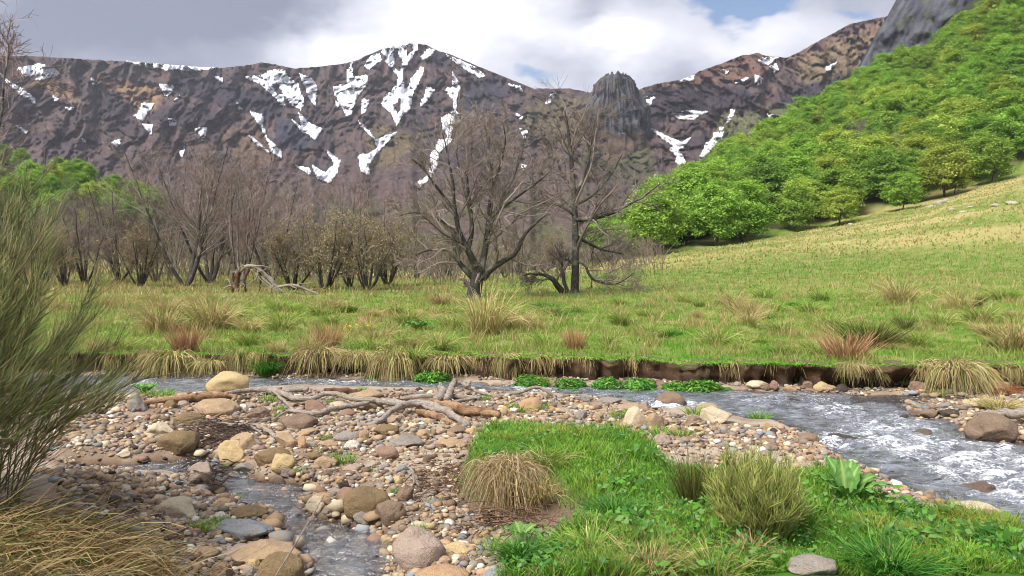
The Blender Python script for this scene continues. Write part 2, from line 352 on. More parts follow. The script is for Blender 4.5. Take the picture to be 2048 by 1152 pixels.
def mat_water():
    m, nt = nt_new('running_water'); o = N(nt, 'ShaderNodeOutputMaterial')
    tc = N(nt, 'ShaderNodeTexCoord'); P = tc.outputs['Object']
    mp = N(nt, 'ShaderNodeMapping'); mp.inputs['Scale'].default_value = (0.55, 1.3, 1); nt.links.new(P, mp.inputs[0])
    n1 = noise(nt, mp.outputs[0], 9, 5, 0.6, 0.8); n2 = noise(nt, mp.outputs[0], 34, 4, 0.6, 0.5)
    bp = N(nt, 'ShaderNodeBump', i_Strength=1.0, i_Distance=0.05)
    nt.links.new(mathn(nt, 'ADD', n1, mathn(nt, 'MULTIPLY', n2, 0.35)), bp.inputs['Height'])
    gl = N(nt, 'ShaderNodeBsdfGlossy', i_Roughness=0.08); gl.inputs[0].default_value = (.95, .97, 1.0, 1); nt.links.new(bp.outputs[0], gl.inputs['Normal'])
    tr = N(nt, 'ShaderNodeBsdfTransparent'); at = N(nt, 'ShaderNodeAttribute', attribute_name='depth'); fo = N(nt, 'ShaderNodeAttribute', attribute_name='foam')
    nt.links.new(mixc(nt, at.outputs['Fac'], (.84, .74, .60), (.46, .48, .50)), tr.inputs[0])
    aer_sheen = N(nt, 'ShaderNodeBsdfDiffuse'); aer_sheen.inputs[0].default_value = (.42, .45, .50, 1); nt.links.new(bp.outputs[0], aer_sheen.inputs['Normal'])      # air in the current, plus grey-blue sky reflection put into the colour
    body = N(nt, 'ShaderNodeMixShader'); am = mathn(nt, 'MULTIPLY', at.outputs['Fac'], mathn(nt, 'ADD', .12, mathn(nt, 'MULTIPLY', ramp(nt, n1, [(.35, 0.0), (.7, 1.0)]), .62)))
    nt.links.new(am, body.inputs[0]); nt.links.new(tr.outputs[0], body.inputs[1]); nt.links.new(aer_sheen.outputs[0], body.inputs[2])
    fr = N(nt, 'ShaderNodeFresnel', i_IOR=1.4); nt.links.new(bp.outputs[0], fr.inputs['Normal'])
    mx = N(nt, 'ShaderNodeMixShader'); nt.links.new(mathn(nt, 'ADD', mathn(nt, 'MULTIPLY', fr.outputs[0], 1.0), 0.10, True), mx.inputs[0])
    nt.links.new(body.outputs[0], mx.inputs[1]); nt.links.new(gl.outputs[0], mx.inputs[2])
    n3 = noise(nt, mp.outputs[0], 13, 5, 0.72, 1.6); n4 = noise(nt, P, 60, 3, 0.7)
    fm = mathn(nt, 'ADD', mathn(nt, 'MULTIPLY', fo.outputs['Fac'], 0.40), mathn(nt, 'ADD', mathn(nt, 'MULTIPLY', n3, 0.95), mathn(nt, 'MULTIPLY', n4, 0.40)))
    fm = ramp(nt, fm, [(0.86, 0.0), (0.97, 0.75), (1.08, 1.0)])
    df = N(nt, 'ShaderNodeBsdfDiffuse'); df.inputs[0].default_value = (.74, .77, .82, 1); nt.links.new(bp.outputs[0], df.inputs['Normal'])
    mx2 = N(nt, 'ShaderNodeMixShader'); nt.links.new(fm, mx2.inputs[0]); nt.links.new(mx.outputs[0], mx2.inputs[1]); nt.links.new(df.outputs[0], mx2.inputs[2])
    nt.links.new(mx2.outputs[0], o.inputs[0]); return m
M_WATER = mat_water()
def mat_snow():
    m, nt = nt_new('old_snow'); o = N(nt, 'ShaderNodeOutputMaterial'); b = N(nt, 'ShaderNodeBsdfPrincipled', i_Roughness=0.8)
    tc = N(nt, 'ShaderNodeTexCoord'); n = noise(nt, tc.outputs['Object'], 0.06, 5, 0.6)
    nt.links.new(mixc(nt, n, (.68, .70, .76), (.86, .87, .90)), b.inputs['Base Color']); nt.links.new(b.outputs[0], o.inputs[0]); return m
M_SNOW = mat_snow()

# ---------------------------------------------------------------- the lie of the land
def wpoly(pts, z=0.0):
    pts = np.array(pts, float); return at_z(pts[:, 0], pts[:, 1], z)[:, :2]
FAR = [(-700, 735), (-200, 745), (200, 752), (560, 754), (900, 762), (1010, 770), (1300, 777), (1480, 780), (1700, 788), (1900, 793), (2048, 797), (2400, 806), (2900, 815)]
NEAR = [(-700, 775), (-200, 785), (150, 785), (300, 788), (420, 784), (500, 776), (600, 771), (780, 775), (900, 778), (1050, 785), (1180, 791), (1260, 803), (1320, 818), (1395, 815),
        (1460, 833), (1500, 840), (1560, 840), (1600, 862), (1640, 885), (1690, 922), (1750, 942), (1800, 972), (1850, 992), (1900, 1012), (1990, 1042), (2048, 1062), (2300, 1140), (2900, 1300)]
RIVER = wpoly(FAR + NEAR[::-1])
SPIT = wpoly([(1810, 806), (1930, 800), (2048, 797), (2200, 800), (2250, 930), (2100, 890), (2040, 884), (1940, 878), (1905, 842), (1830, 835)])
STREAM = wpoly([(150, 930), (300, 925), (420, 912), (505, 940), (520, 958), (570, 962), (625, 972), (615, 1000), (640, 1035), (700, 1045), (770, 1066), (800, 1078), (795, 1110), (800, 1152), (830, 1260),
                (590, 1260), (600, 1120), (565, 1078), (545, 1035), (460, 1020), (390, 1010), (380, 990), (440, 975), (380, 952), (300, 965), (150, 980)])
GTOP = 0.27
TURF = wpoly([(952, 852), (1040, 843), (1150, 852), (1240, 850), (1300, 868), (1335, 898), (1365, 932), (1430, 950), (1560, 945), (1610, 940), (1700, 950), (1790, 1000), (1900, 1022), (2000, 1042), (2100, 1070),
              (2300, 1120), (2700, 1250), (2700, 1900), (930, 1900), (960, 1150), (990, 1110), (1050, 1085), (1110, 1060), (1170, 1040), (1185, 1005), (1120, 965), (1040, 950), (950, 955), (925, 915)], GTOP)
BASEPTS = np.array(FAR, float); _bw = at_z(BASEPTS[:, 0], BASEPTS[:, 1], 0.0)
_marg = np.interp(BASEPTS[:, 0], [0, 900, 1080, 1430, 1470, 1750, 1900, 2100], [.18, .22, .55, .55, .35, .12, .35, .55])
_bx = np.linspace(-16, 16, 1600); _by = np.interp(_bx, _bw[:, 0], _bw[:, 1] + _marg)
_by = _by + 0.34 * np.clip(fbm2(_bx * 0.75, 0 * _bx, 3, 3.1), -.45, 1) + 0.13 * fbm2(_bx * 5, 0 * _bx, 2, 8.1)
def bank_y(x): return np.interp(x, _bx, _by)
PU = np.array([-900, 0, 150, 260, 450, 650, 1000, 1200, 1340, 1500, 1640, 1850, 2048, 2400, 3000], float)
PK = {  # per column: distance and height at meadow, foot of slope, crest, foot of the wood, ridge, beyond
 -900: [(45, .9), (100, 5), (130, 9), (330, 90), (700, 40)], 0: [(45, .9), (100, 2.6), (130, 5), (330, 50), (700, 20)], 150: [(45, .9), (100, 2.4), (130, 4.5), (320, 43), (700, 20)],
 260: [(45, .9), (100, 2.2), (130, 4), (300, 32), (700, 15)], 450: [(45, .9), (100, 1.9), (130, 3), (280, 15), (700, 12)], 650: [(45, .9), (90, 1.4), (130, 2.5), (260, 8), (700, 10)],
 1000: [(45, .86), (72, .8), (92, 1.0), (260, 6), (700, 10)], 1200: [(45, 1.0), (90, 2.3), (105, 2.5), (230, 7), (700, 10)], 1340: [(45, 1.15), (110, 3.75), (122, 4.3), (230, 19), (700, 10)],
 1500: [(45, 1.25), (125, 6.2), (136, 7), (280, 43), (700, 20)], 1640: [(45, 1.35), (140, 9.2), (150, 10.5), (320, 68), (700, 30)], 1850: [(45, 1.5), (150, 14.5), (162, 17), (370, 114), (700, 60)],
 2048: [(48, 1.6), (160, 22), (172, 25), (400, 172), (700, 100)], 2400: [(50, 1.9), (160, 32), (172, 35), (420, 215), (700, 120)], 3000: [(50, 2.5), (160, 45), (172, 50), (420, 260), (700, 150)]}
_pk = np.array([PK[int(k)] for k in PU], float)
def prof(x, y):
    x = np.asarray(x, float); y = np.asarray(y, float); yy = np.maximum(y, 8.0)
    u = np.clip(1024 + F * x / yy, PU[0], PU[-1]); ex = np.clip((u - 1400) / 650, 0, 1)
    Ds = [np.full(u.shape, 13.0), np.full(u.shape, 20.0), np.full(u.shape, 30.0)]; Zs = [0.35 + 0.05 * ex, 0.45 + 0.15 * ex, 0.60 + 0.32 * ex]
    for k in range(5):
        Ds.append(np.interp(u, PU, _pk[:, k, 0])); Zs.append(np.interp(u, PU, _pk[:, k, 1]))
    z = Zs[0].copy()
    for k in range(len(Ds) - 1):
        t = np.clip((yy - Ds[k]) / (Ds[k + 1] - Ds[k]), 0, 1); z = z + (Zs[k + 1] - Zs[k]) * t
    z = z + (0.11 * fbm2(x * 0.7, y * 0.7, 3, 1.0) + 0.03 * fbm2(x * 3, y * 3, 2, 2.0)) * sstep(9, 16, y)
    z = z + sstep(40, 90, y) * (0.28 * fbm2(x * 0.16, y * 0.16, 3, 5.0) + 0.12 * fbm2(x * .9, y * .6, 2, 6.0)) + sstep(150, 260, y) * 2.0 * fbm2(x * 0.03, y * 0.03, 3, 9.0)
    return z
def near_h(x, y, full=False):
    sr = np.maximum(polysd(RIVER, x, y), -polysd(SPIT, x, y)) + 0.06 * fbm2(x * 2.2, y * 2.2, 3, 4.0)
    ss = polysd(STREAM, x, y) + 0.05 * fbm2(x * 3, y * 3, 3, 5.0)
    sg = polysd(TURF, x, y) + 0.05 * fbm2(x * 2.5, y * 2.5, 3, 6.0)
    g = 0.075 + 0.035 * fbm2(x * 1.1, y * 1.1, 3, 7.0) + 0.018 * fbm2(x * 6, y * 6, 3, 8.0)
    g = lerp(.032, g, sstep(-.05, 1.0, sr))
    g = g + 0.30 * sstep(-1.35, -2.6, x + 0.25 * (y - 3.5)) * sstep(6.5, 4.5, y)
    wg = sstep(0.05, -0.14, sg); g = g + wg * (GTOP - 0.05 + 0.05 * fbm2(x * 1.6, y * 1.6, 3, 9.0)) + 0.05 * sstep(-0.2, -1.2, sg)
    h = lerp(-0.13 + 0.05 * fbm2(x * 2, y * 2, 3, 3.0), g, sstep(-0.22, 0.12, sr))
    h = np.where(ss < 0.1, np.minimum(h, lerp(-0.06 + 0.03 * fbm2(x * 3, y * 3, 2, 2.0), g, sstep(-0.12, 0.09, ss))), h)
    if full: return h, sr, ss, sg
    return h
def ground_z(x, y):
    x = np.asarray(x, float); y = np.asarray(y, float); b = bank_y(x) + 0.24
    h = prof(x, y); m = y < b + 0.2
    if m.any():
        hn = near_h(x[m], y[m]); h[m] = lerp(np.minimum(hn, 0.04), h[m], sstep(0.0, 0.08, y[m] - b[m]))
        nn = y[m] < b[m] - 0.5; hm = h[m]; hm[nn] = hn[nn]; h[m] = hm
    return h
def gz(x, y): return float(ground_z(np.array([x]), np.array([y]))[0])
def hit(u, v):                            # where the line of sight through (u, v) meets the ground or the water
    u = np.atleast_1d(np.asarray(u, float)); v = np.atleast_1d(np.asarray(v, float)); d = ray(u, v)
    lo = np.full(len(u), 2.3); hi = np.full(len(u), 330.0)
    for rnd in range(2):
        ts = lo[:, None] * (hi / lo)[:, None] ** np.linspace(0, 1, 160 if rnd == 0 else 24)[None]
        P = d[:, None] * ts[..., None] + np.array([0, 0, ZC]); g = np.maximum(ground_z(P[..., 0].ravel(), P[..., 1].ravel()).reshape(ts.shape), 0.0)
        under = P[..., 2] < g; k = np.where(under.any(1), under.argmax(1), ts.shape[1] - 1); r_ = np.arange(len(u)); lo, hi = ts[r_, np.maximum(k - 1, 0)], ts[r_, k]
    return d * ((lo + hi) / 2)[:, None] + np.array([0, 0, ZC])

# ground sheet
rows = np.concatenate([np.array([-60, -25, -10, -4, -1, 1.0, 1.9]), np.geomspace(2.4, 13.5, 285)[:-1], np.geomspace(13.5, 60, 125)[:-1], np.geomspace(60, 720, 120), [1200, 3000, 9000]])
tt = np.linspace(-1.15, 1.15, 340)
Y, Tm = np.meshgrid(rows, tt, indexing='ij'); X = Tm * np.where(Y < 2.4, 2.4 + (2.4 - Y) * 1.2, Y)
hX, hY = X.ravel(), Y.ravel(); Hh = ground_z(hX, np.clip(hY, -60, 720)); Hh = np.where(hY < 1.9, 0.2, Hh); Hh = np.where(hY > 730, -4 - 0.01 * (hY - 730), Hh)
m = hY < 14.5; _, sr, ss, sg = [np.full(hX.shape, 9.0)] * 4
sr, ss, sg = sr.copy(), ss.copy(), sg.copy(); _h, a, b, c = near_h(hX[m], hY[m], True); sr[m], ss[m], sg[m] = a, b, c
beyond = hY > bank_y(hX) + 0.2
n1 = fbm2(hX * 1.3, hY * 1.3, 4, 11.0); n2 = fbm2(hX * 7, hY * 7, 3, 12.0); nL = fbm2(hX * .05, hY * .05, 3, 13.0)
GRV = lin((178, 162, 144), .85); SOIL = lin((138, 118, 100), .85); BED = lin((98, 72, 48), .6); TURFG = lin((80, 124, 38), .7); DRYG = lin((166, 156, 100), .75); MEAD = lin((104, 140, 52), .75)
C = lc(GRV, SOIL, np.clip(0.5 + 0.9 * n1 + 0.4 * n2, 0, 1)); C = lc(C, BED, sstep(0.03, -0.05, np.minimum(sr, ss)))
C = lc(C, TURFG, sstep(0.02, -0.08, sg + 0.04 * n2)); C = lc(C, SOIL * 0.7, sstep(0.12, 0.02, sg) * sstep(-0.12, -0.02, sg))
uu, vv = proj(np.stack([hX, np.maximum(hY, 2), Hh], -1))
Cm = lc(MEAD, DRYG, np.clip(0.35 + 0.8 * n1 + 0.4 * n2, 0, 1)); Cm = lc(Cm, lin((176, 168, 108), .8), sstep(45, 75, hY) * np.clip(0.55 + 1.5 * nL + .4 * n1, 0, 1))
Cm = lc(Cm, lin((182, 166, 114), .8), .7 * sstep(55, 80, hY) * sstep(0.02, 0.35, nL + 0.2 * n1) * sstep(1450, 1900, uu))
for (pu, pv, rx, ry) in ((830, 630, .9, 1.1), (750, 640, .5, .8), (905, 655, .3, .5)):
    q = hit(pu, pv)[0]; Cm = lc(Cm, lin((176, 138, 108), .75), sstep(1.3, .6, np.sqrt(((hX - q[0]) / rx) ** 2 + ((hY - q[1]) / ry) ** 2) + .5 * n2))
_crest = np.interp(1024 + F * hX / np.maximum(hY, 8), PU, _pk[:, 2, 0])
Cm = lc(Cm, lin((70, 74, 42), .6), sstep(-2, 8, hY - _crest)); Cm = np.where((hY < 45)[:, None] & (uu < 900)[:, None] & (hY > 33)[:, None], lc(Cm, lin((120, 108, 74), .7), np.full(hY.shape, .6)), Cm)
C = np.where(beyond[:, None], Cm, C)
nr, nc = Y.shape; ii = (np.arange(nr - 1)[:, None] * nc + np.arange(nc - 1)[None]).ravel()
ground = struct(add_obj('ground', mesh_np('ground', np.stack([hX, hY, Hh], -1), np.stack([ii, ii + 1, ii + nc + 1, ii + nc], -1), C, True), M_GROUND))

# eroded far bank: a crumbling overhung face
bx = np.arange(-14, 13.5, 0.035); by = bank_y(bx); top = prof(bx, by + .35) - .12 * np.clip(fbm2(bx * 1.9, 0 * bx, 4, 71, .65), -.1, 1); L = len(bx)
cut = 0.03 + 0.05 * fbm2(bx * 1.1, 0 * bx, 3, 21) + 0.13 * sstep(3.2, 4.5, bx)
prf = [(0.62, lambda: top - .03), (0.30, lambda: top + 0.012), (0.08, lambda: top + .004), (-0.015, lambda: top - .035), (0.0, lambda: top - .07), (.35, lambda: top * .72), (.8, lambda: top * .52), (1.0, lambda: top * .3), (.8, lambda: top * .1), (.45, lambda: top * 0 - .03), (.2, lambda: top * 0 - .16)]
Vb, Cb = [], []
for j, (dy, zf) in enumerate(prf):
    z = zf(); yy = by + (dy if j < 5 else dy * cut * 1.6)
    if 3 <= j <= 9:
        nz_ = fbm(np.stack([bx * 5, z * 9, by * 2], -1), 4); yy = yy + 0.085 * nz_; z = z + 0.03 * fbm2(bx * 7, z * 5, 2, j * 1.7) * (j < 9)
    Vb.append(np.stack([bx, yy, z], -1)); k = np.clip(0.5 + 0.7 * fbm2(bx * 2, z * 12, 3, 31), 0, 1)
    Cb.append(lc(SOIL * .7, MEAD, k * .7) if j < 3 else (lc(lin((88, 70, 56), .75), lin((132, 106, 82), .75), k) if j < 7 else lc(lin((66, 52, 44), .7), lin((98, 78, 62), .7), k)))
Vb = np.stack(Vb, 0); nb = len(prf); ii = (np.arange(nb - 1)[:, None] * L + np.arange(L - 1)[None]).ravel()
bank_o = struct(add_obj('bank', mesh_np('bank', Vb.reshape(-1, 3), np.stack([ii, ii + L, ii + L + 1, ii + 1], -1), np.stack(Cb).reshape(-1, 3), True), M_BANK))

# water
RAPID = [([(1690, 850), (1760, 848), (1900, 880), (2048, 900), (2300, 930), (2300, 1060), (2048, 1010), (1950, 985), (1880, 950), (1800, 905), (1720, 895)], .62), ([(1560, 786), (1640, 790), (1780, 835), (1800, 862), (1700, 850), (1600, 815)], .42),
         ([(1280, 800), (1400, 806), (1400, 822), (1300, 818)], .75), ([(1640, 862), (1690, 862), (1700, 900), (1650, 890)], .8), ([(1000, 764), (1110, 772), (1100, 786), (1000, 778)], .55), ([(1440, 790), (1560, 790), (1640, 815), (1500, 805)], .35),
         ([(560, 756), (760, 762), (760, 772), (560, 766)], .35), ([(1760, 815), (1860, 850), (1900, 880), (1780, 870)], .5), ([(100, 755), (300, 758), (300, 775), (100, 770)], .3)]
def water(name, poly, rowsD, tlo, thi, ncol, z0, calm):
    Yw, Tw = np.meshgrid(rowsD, np.linspace(tlo, thi, ncol), indexing='ij'); Xw = Tw * Yw; x, y = Xw.ravel(), Yw.ravel()
    sd = polysd(poly, x, y); keep = (sd < 0.28) & (y < bank_y(x) + .3)
    fo = np.zeros(x.shape); g = ground_z(x, y)
    if not calm:
        for pl, k in RAPID: fo = np.maximum(fo, k * sstep(0.25, -0.15, polysd(wpoly(pl), x, y) + .10 * fbm2(x * 3, y * 3, 3, 2)))
    wv = fbm2(x * 2.6 + y * 1.5, y * 4.2 - x * .8, 4, 1.0); wv2 = fbm2(x * 9, y * 11, 3, 2.0)
    amp = 0.012 + (0.0 if calm else 0.012) + 0.05 * fo; z = z0 + amp * wv + (0.003 if calm else 0.007 + .02 * fo) * wv2
    fo = fo * np.clip(.75 + .5 * wv + .3 * wv2, 0, 1.2) + (0.04 if not calm else -0.55)
    if not calm: fo = fo + .22 * sstep(.45, .9, wv) 
    dep = np.clip((z0 - g - .01) / 0.13, 0, 1)
    if not calm:
        uu, vv = proj(np.stack([x, y, z], -1)); dep = np.where((uu > 1700) & (vv < 806), dep * .25, dep); fo = np.where((uu > 1720) & (vv < 806), fo - .3, fo)
    a, b = Yw.shape; ii = (np.arange(a - 1)[:, None] * b + np.arange(b - 1)[None]).ravel(); Q = np.stack([ii, ii + 1, ii + b + 1, ii + b], -1); Q = Q[keep[Q].all(1)]
    us = np.unique(Q); rm = np.full(len(x), -1); rm[us] = np.arange(len(us))
    return struct(add_obj(name, mesh_np(name, np.stack([x, y, z], -1)[us], rm[Q], None, True, {'foam': fo[us], 'depth': dep[us]}), M_WATER))
water('river', RIVER, np.geomspace(3.3, 14.0, 230), -1.1, 1.05, 400, 0.0, False)
water('stream', STREAM, np.geomspace(3.2, 7.2, 150), -0.62, -0.08, 150, 0.0, True)

# ---------------------------------------------------------------- mountains
SKYL = np.array([(-700, 60), (-300, 100), (0, 112), (60, 112), (110, 115), (180, 119), (250, 123), (330, 130), (400, 136), (440, 136), (490, 131), (525, 125), (550, 129), (590, 137), (640, 133), (690, 127), (715, 120), (740, 108), (765, 98), (800, 89), (830, 87), (850, 89),
    (875, 101), (900, 108), (950, 130), (1000, 150), (1050, 170), (1065, 177), (1110, 177), (1140, 177), (1175, 184), (1230, 186), (1275, 180), (1310, 168), (1370, 158), (1400, 142), (1440, 128), (1480, 112), (1515, 106), (1540, 113), (1575, 115), (1600, 103), (1650, 75), (1700, 48), (1770, 33), (1830, 20), (2000, -40), (2400, -110), (2700, -120)], float)
mu = np.arange(-240, 1990, 2.45); mrow = 178; VB = 545
vs = np.interp(mu, SKYL[:, 0], SKYL[:, 1]) + 1.3 * fbm2(mu / 14, 0 * mu, 3, 2.0)
S = np.linspace(0, 1, mrow)[:, None]; MV = vs[None] + S * (VB - vs[None]); MU = np.broadcast_to(mu[None], MV.shape)
r0 = np.interp(mu, [-360, 0, 500, 830, 1150, 1350, 1500, 1770, 2300], [1150, 1250, 1450, 1600, 1350, 1250, 1250, 1150, 1000])[None]
wu = MU + 30 * fbm2(MU / 120, MV / 120, 3, 4.0); wv_ = MV + 14 * fbm2(MU / 60, MV / 60, 3, 5.0)
diag = wu + .55 * (wv_ - 200) * np.sign(830 - MU) * sstep(0, 60, np.abs(MU - 830))
gully = 1 - 2 * np.abs(fbm2(diag / 85, wv_ / 190, 5, 6.0, .58)); crag = 1.2 - 2.6 * np.abs(fbm2(diag / 17, wv_ / 19, 4, 7.0, .6)); outc = sstep(.10, .24, fbm2(wu / 75, (wv_ + .12 * MU) / 21, 5, 27.0, .55) + .12 * fbm2(MU / 60, MV / 60, 2, 28.0)); fine = fbm2(MU / 10, MV / 8, 3, 8.0)
low = sstep(.62, .30, S)
MR = 600 + (r0 - 600) * (1 - S) ** 0.9 + 34 * gully * (.35 + .65 * low) + (6 * crag + 3.0 * fine - 13 * outc) * (.4 + .6 * low)
for (cv, amp) in ((190, 26), (240, 24), (290, 18)):        # broken cliff bands: the face stands upright, a ledge above
    line = cv + 30 * fbm2(MU / 130, 0 * MU, 3, cv); MR = MR - amp * sstep(line - 3, line + 18, MV) * np.clip(.2 + 1.7 * fbm2(MU / 80, 0 * MU + 2, 3, cv + 1), 0, 1)
MP = at_D(MU, MV, MR)
dr = np.gradient(MR, axis=0); steep = np.clip(sstep(1.5, -4.0, dr) * .8 + .6 * sstep(.25, .7, fbm2(diag / 40, wv_ / 22, 4, 18.0)) * low, 0, 1)
n_a = fbm2(MU / 60, MV / 45, 4, 9.0); n_b = fbm2(MU / 12 + MV / 30, MV / 7, 4, 10.0); n_c = fbm2(MU / 25, MV / 18, 3, 12.0)
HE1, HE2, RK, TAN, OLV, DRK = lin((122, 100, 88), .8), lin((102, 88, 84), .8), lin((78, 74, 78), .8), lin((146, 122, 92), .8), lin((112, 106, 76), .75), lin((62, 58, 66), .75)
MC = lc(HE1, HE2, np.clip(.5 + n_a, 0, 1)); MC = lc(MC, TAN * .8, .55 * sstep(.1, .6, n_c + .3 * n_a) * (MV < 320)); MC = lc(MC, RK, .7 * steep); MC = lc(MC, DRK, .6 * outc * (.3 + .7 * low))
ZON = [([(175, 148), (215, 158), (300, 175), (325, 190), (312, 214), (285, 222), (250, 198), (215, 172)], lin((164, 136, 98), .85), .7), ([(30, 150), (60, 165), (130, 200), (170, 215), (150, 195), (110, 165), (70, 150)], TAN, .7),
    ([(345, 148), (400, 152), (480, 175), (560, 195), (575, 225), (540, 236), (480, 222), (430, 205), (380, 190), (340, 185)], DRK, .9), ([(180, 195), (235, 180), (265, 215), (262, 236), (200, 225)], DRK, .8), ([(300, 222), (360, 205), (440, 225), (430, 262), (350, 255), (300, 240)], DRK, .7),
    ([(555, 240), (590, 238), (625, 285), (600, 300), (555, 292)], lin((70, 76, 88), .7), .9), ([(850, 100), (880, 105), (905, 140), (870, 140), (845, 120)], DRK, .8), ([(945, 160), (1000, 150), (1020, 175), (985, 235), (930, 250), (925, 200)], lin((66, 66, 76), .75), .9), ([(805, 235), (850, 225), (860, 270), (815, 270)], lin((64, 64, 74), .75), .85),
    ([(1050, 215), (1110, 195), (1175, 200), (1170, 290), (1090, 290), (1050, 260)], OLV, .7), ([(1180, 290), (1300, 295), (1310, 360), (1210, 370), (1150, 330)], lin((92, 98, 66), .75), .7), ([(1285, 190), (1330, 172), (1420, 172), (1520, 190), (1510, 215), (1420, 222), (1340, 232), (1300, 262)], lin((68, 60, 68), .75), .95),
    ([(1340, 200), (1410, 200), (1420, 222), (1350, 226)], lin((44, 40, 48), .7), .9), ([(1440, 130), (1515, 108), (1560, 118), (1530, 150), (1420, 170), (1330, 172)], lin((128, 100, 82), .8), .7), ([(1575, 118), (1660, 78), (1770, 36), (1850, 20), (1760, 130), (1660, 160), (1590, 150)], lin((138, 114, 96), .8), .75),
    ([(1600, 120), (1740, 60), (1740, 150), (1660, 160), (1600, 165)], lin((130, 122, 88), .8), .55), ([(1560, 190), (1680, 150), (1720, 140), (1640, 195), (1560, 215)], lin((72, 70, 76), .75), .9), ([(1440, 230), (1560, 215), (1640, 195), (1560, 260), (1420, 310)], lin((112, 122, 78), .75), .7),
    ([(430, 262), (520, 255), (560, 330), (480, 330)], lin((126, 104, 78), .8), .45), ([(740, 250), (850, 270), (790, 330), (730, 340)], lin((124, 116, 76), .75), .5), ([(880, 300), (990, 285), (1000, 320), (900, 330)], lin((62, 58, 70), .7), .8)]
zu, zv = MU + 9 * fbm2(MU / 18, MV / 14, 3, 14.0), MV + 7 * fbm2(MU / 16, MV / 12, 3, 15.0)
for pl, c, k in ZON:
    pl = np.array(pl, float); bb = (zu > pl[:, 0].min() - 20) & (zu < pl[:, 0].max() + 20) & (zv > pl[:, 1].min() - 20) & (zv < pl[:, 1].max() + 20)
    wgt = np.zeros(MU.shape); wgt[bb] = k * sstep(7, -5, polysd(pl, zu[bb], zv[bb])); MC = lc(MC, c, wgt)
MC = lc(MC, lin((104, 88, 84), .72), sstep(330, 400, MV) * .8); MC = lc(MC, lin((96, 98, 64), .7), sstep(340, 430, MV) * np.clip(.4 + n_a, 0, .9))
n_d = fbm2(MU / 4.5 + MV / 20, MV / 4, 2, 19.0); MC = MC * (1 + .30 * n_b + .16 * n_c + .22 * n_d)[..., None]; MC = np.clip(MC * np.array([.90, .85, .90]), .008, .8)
back = [MP[0] + np.array([0, 60, -8.]), MP[0] + np.array([0, 260, -70.]), MP[0] + np.array([0, 700, -300.])]
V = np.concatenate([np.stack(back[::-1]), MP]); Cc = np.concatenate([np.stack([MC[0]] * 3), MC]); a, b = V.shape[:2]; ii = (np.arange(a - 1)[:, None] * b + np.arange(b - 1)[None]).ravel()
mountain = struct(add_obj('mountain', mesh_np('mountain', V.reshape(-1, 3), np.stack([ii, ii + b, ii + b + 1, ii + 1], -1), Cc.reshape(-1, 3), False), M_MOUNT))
SNOW = '''35 139 78 128 111 139 120 151 87 161 62 160;0 148 21 167 49 181 73 201 69 208 42 191 14 167;255 124 312 127 413 133 437 136 392 143 333 140 288 134;319 170 347 173 342 188 330 193;182 156 198 169 186 170;283 208 309 208 295 226 285 243 269 233 278 226;285 250 306 250 302 271 292 260;222 286 240 280 241 288 233 295;389 259 413 257 411 274 403 285 401 271
491 155 521 153 540 142 569 141 576 156 597 170 608 205 602 222 587 212 569 194 569 219 552 198 521 170;599 149 622 156 635 174 630 212 618 198 611 177;597 227 622 250 644 259 630 281 616 269 604 264 583 240 606 257;500 224 524 231 528 257 535 278 562 302 562 318 545 306 524 260;498 274 514 283 538 306 521 297;427 154 444 157 446 167;590 333 618 338 622 351;653 302 680 323 674 347 660 368 635 358 625 333 649 347 670 330
104 193 117 199 112 203;130 216 148 217 139 224;347 201 360 191 357 199;474 208 484 220 477 220;358 305 368 302 364 316;33 253 56 265 50 268;160 276 172 284 168 288;335 240 352 238 352 252 340 252
666 176 694 168 694 145 704 127 705 156 735 152 733 172 713 195 702 230 694 234 670 191;729 133 741 113 760 107 762 121 737 141;762 104 788 92 819 88 836 89 834 102 819 121 807 141 805 156 809 180 817 176 825 156 842 135 848 137 842 156 827 184 819 219 803 234 793 252 789 242 784 230 764 211 768 195 795 172 795 152 772 125 772 113
840 117 858 98 870 102 850 121;893 110 924 123 952 136 971 153 959 156 932 141 909 125;889 180 905 176 905 145 912 156 920 176 914 195 912 227 928 230 924 242 905 258 901 281 885 258 883 238 909 223 907 203;879 281 905 279 889 297 877 309 873 336 862 355 842 375 834 367 854 355 862 332 860 312 870 301;668 197 684 219 675 216;725 199 739 203 729 227 723 229;854 176 870 180 854 203 840 215
715 244 729 254 752 281 795 264 768 293 752 309 737 332 741 352 721 344 717 312 737 309 756 297 748 281;1018 169 1041 175 1046 183 1034 183;1102 190 1111 188 1100 208 1090 210;1038 259 1056 261 1049 278;1033 229 1046 236 1041 243;1037 329 1054 333 1047 341;1282 195 1309 197 1295 219
1347 230 1380 223 1415 225 1388 240 1358 240;1300 258 1322 268 1362 287 1380 278 1366 297 1355 301 1370 321 1370 336 1360 341 1350 321 1355 315 1338 299 1350 297;1399 315 1413 289 1424 281 1428 268 1446 266 1442 279 1424 300 1406 317;1463 220 1469 223 1463 242 1452 248;1357 165 1388 152 1388 160 1371 169;1515 122 1526 117 1557 117 1534 132;1540 135 1552 129 1557 141 1548 147;1511 153 1526 156 1523 167 1509 174;1469 169 1495 156 1490 164;1651 136 1672 127 1662 142 1654 146;1535 231 1549 232 1543 240;1440 141 1456 144 1452 148;1438 256 1447 256 1441 266'''
HOLES = [[(787, 104), (795, 104), (805, 125), (799, 146), (787, 133)], [(813, 94), (825, 90), (825, 102), (813, 115)], [(787, 211), (803, 197), (800, 224), (793, 228)], [(545, 170), (556, 168), (566, 190), (552, 190)]]
su, sv = MU + 2.2 * fbm2(MU / 6, MV / 6, 3, 16.0), MV + 1.8 * fbm2(MU / 6, MV / 6, 3, 17.0)
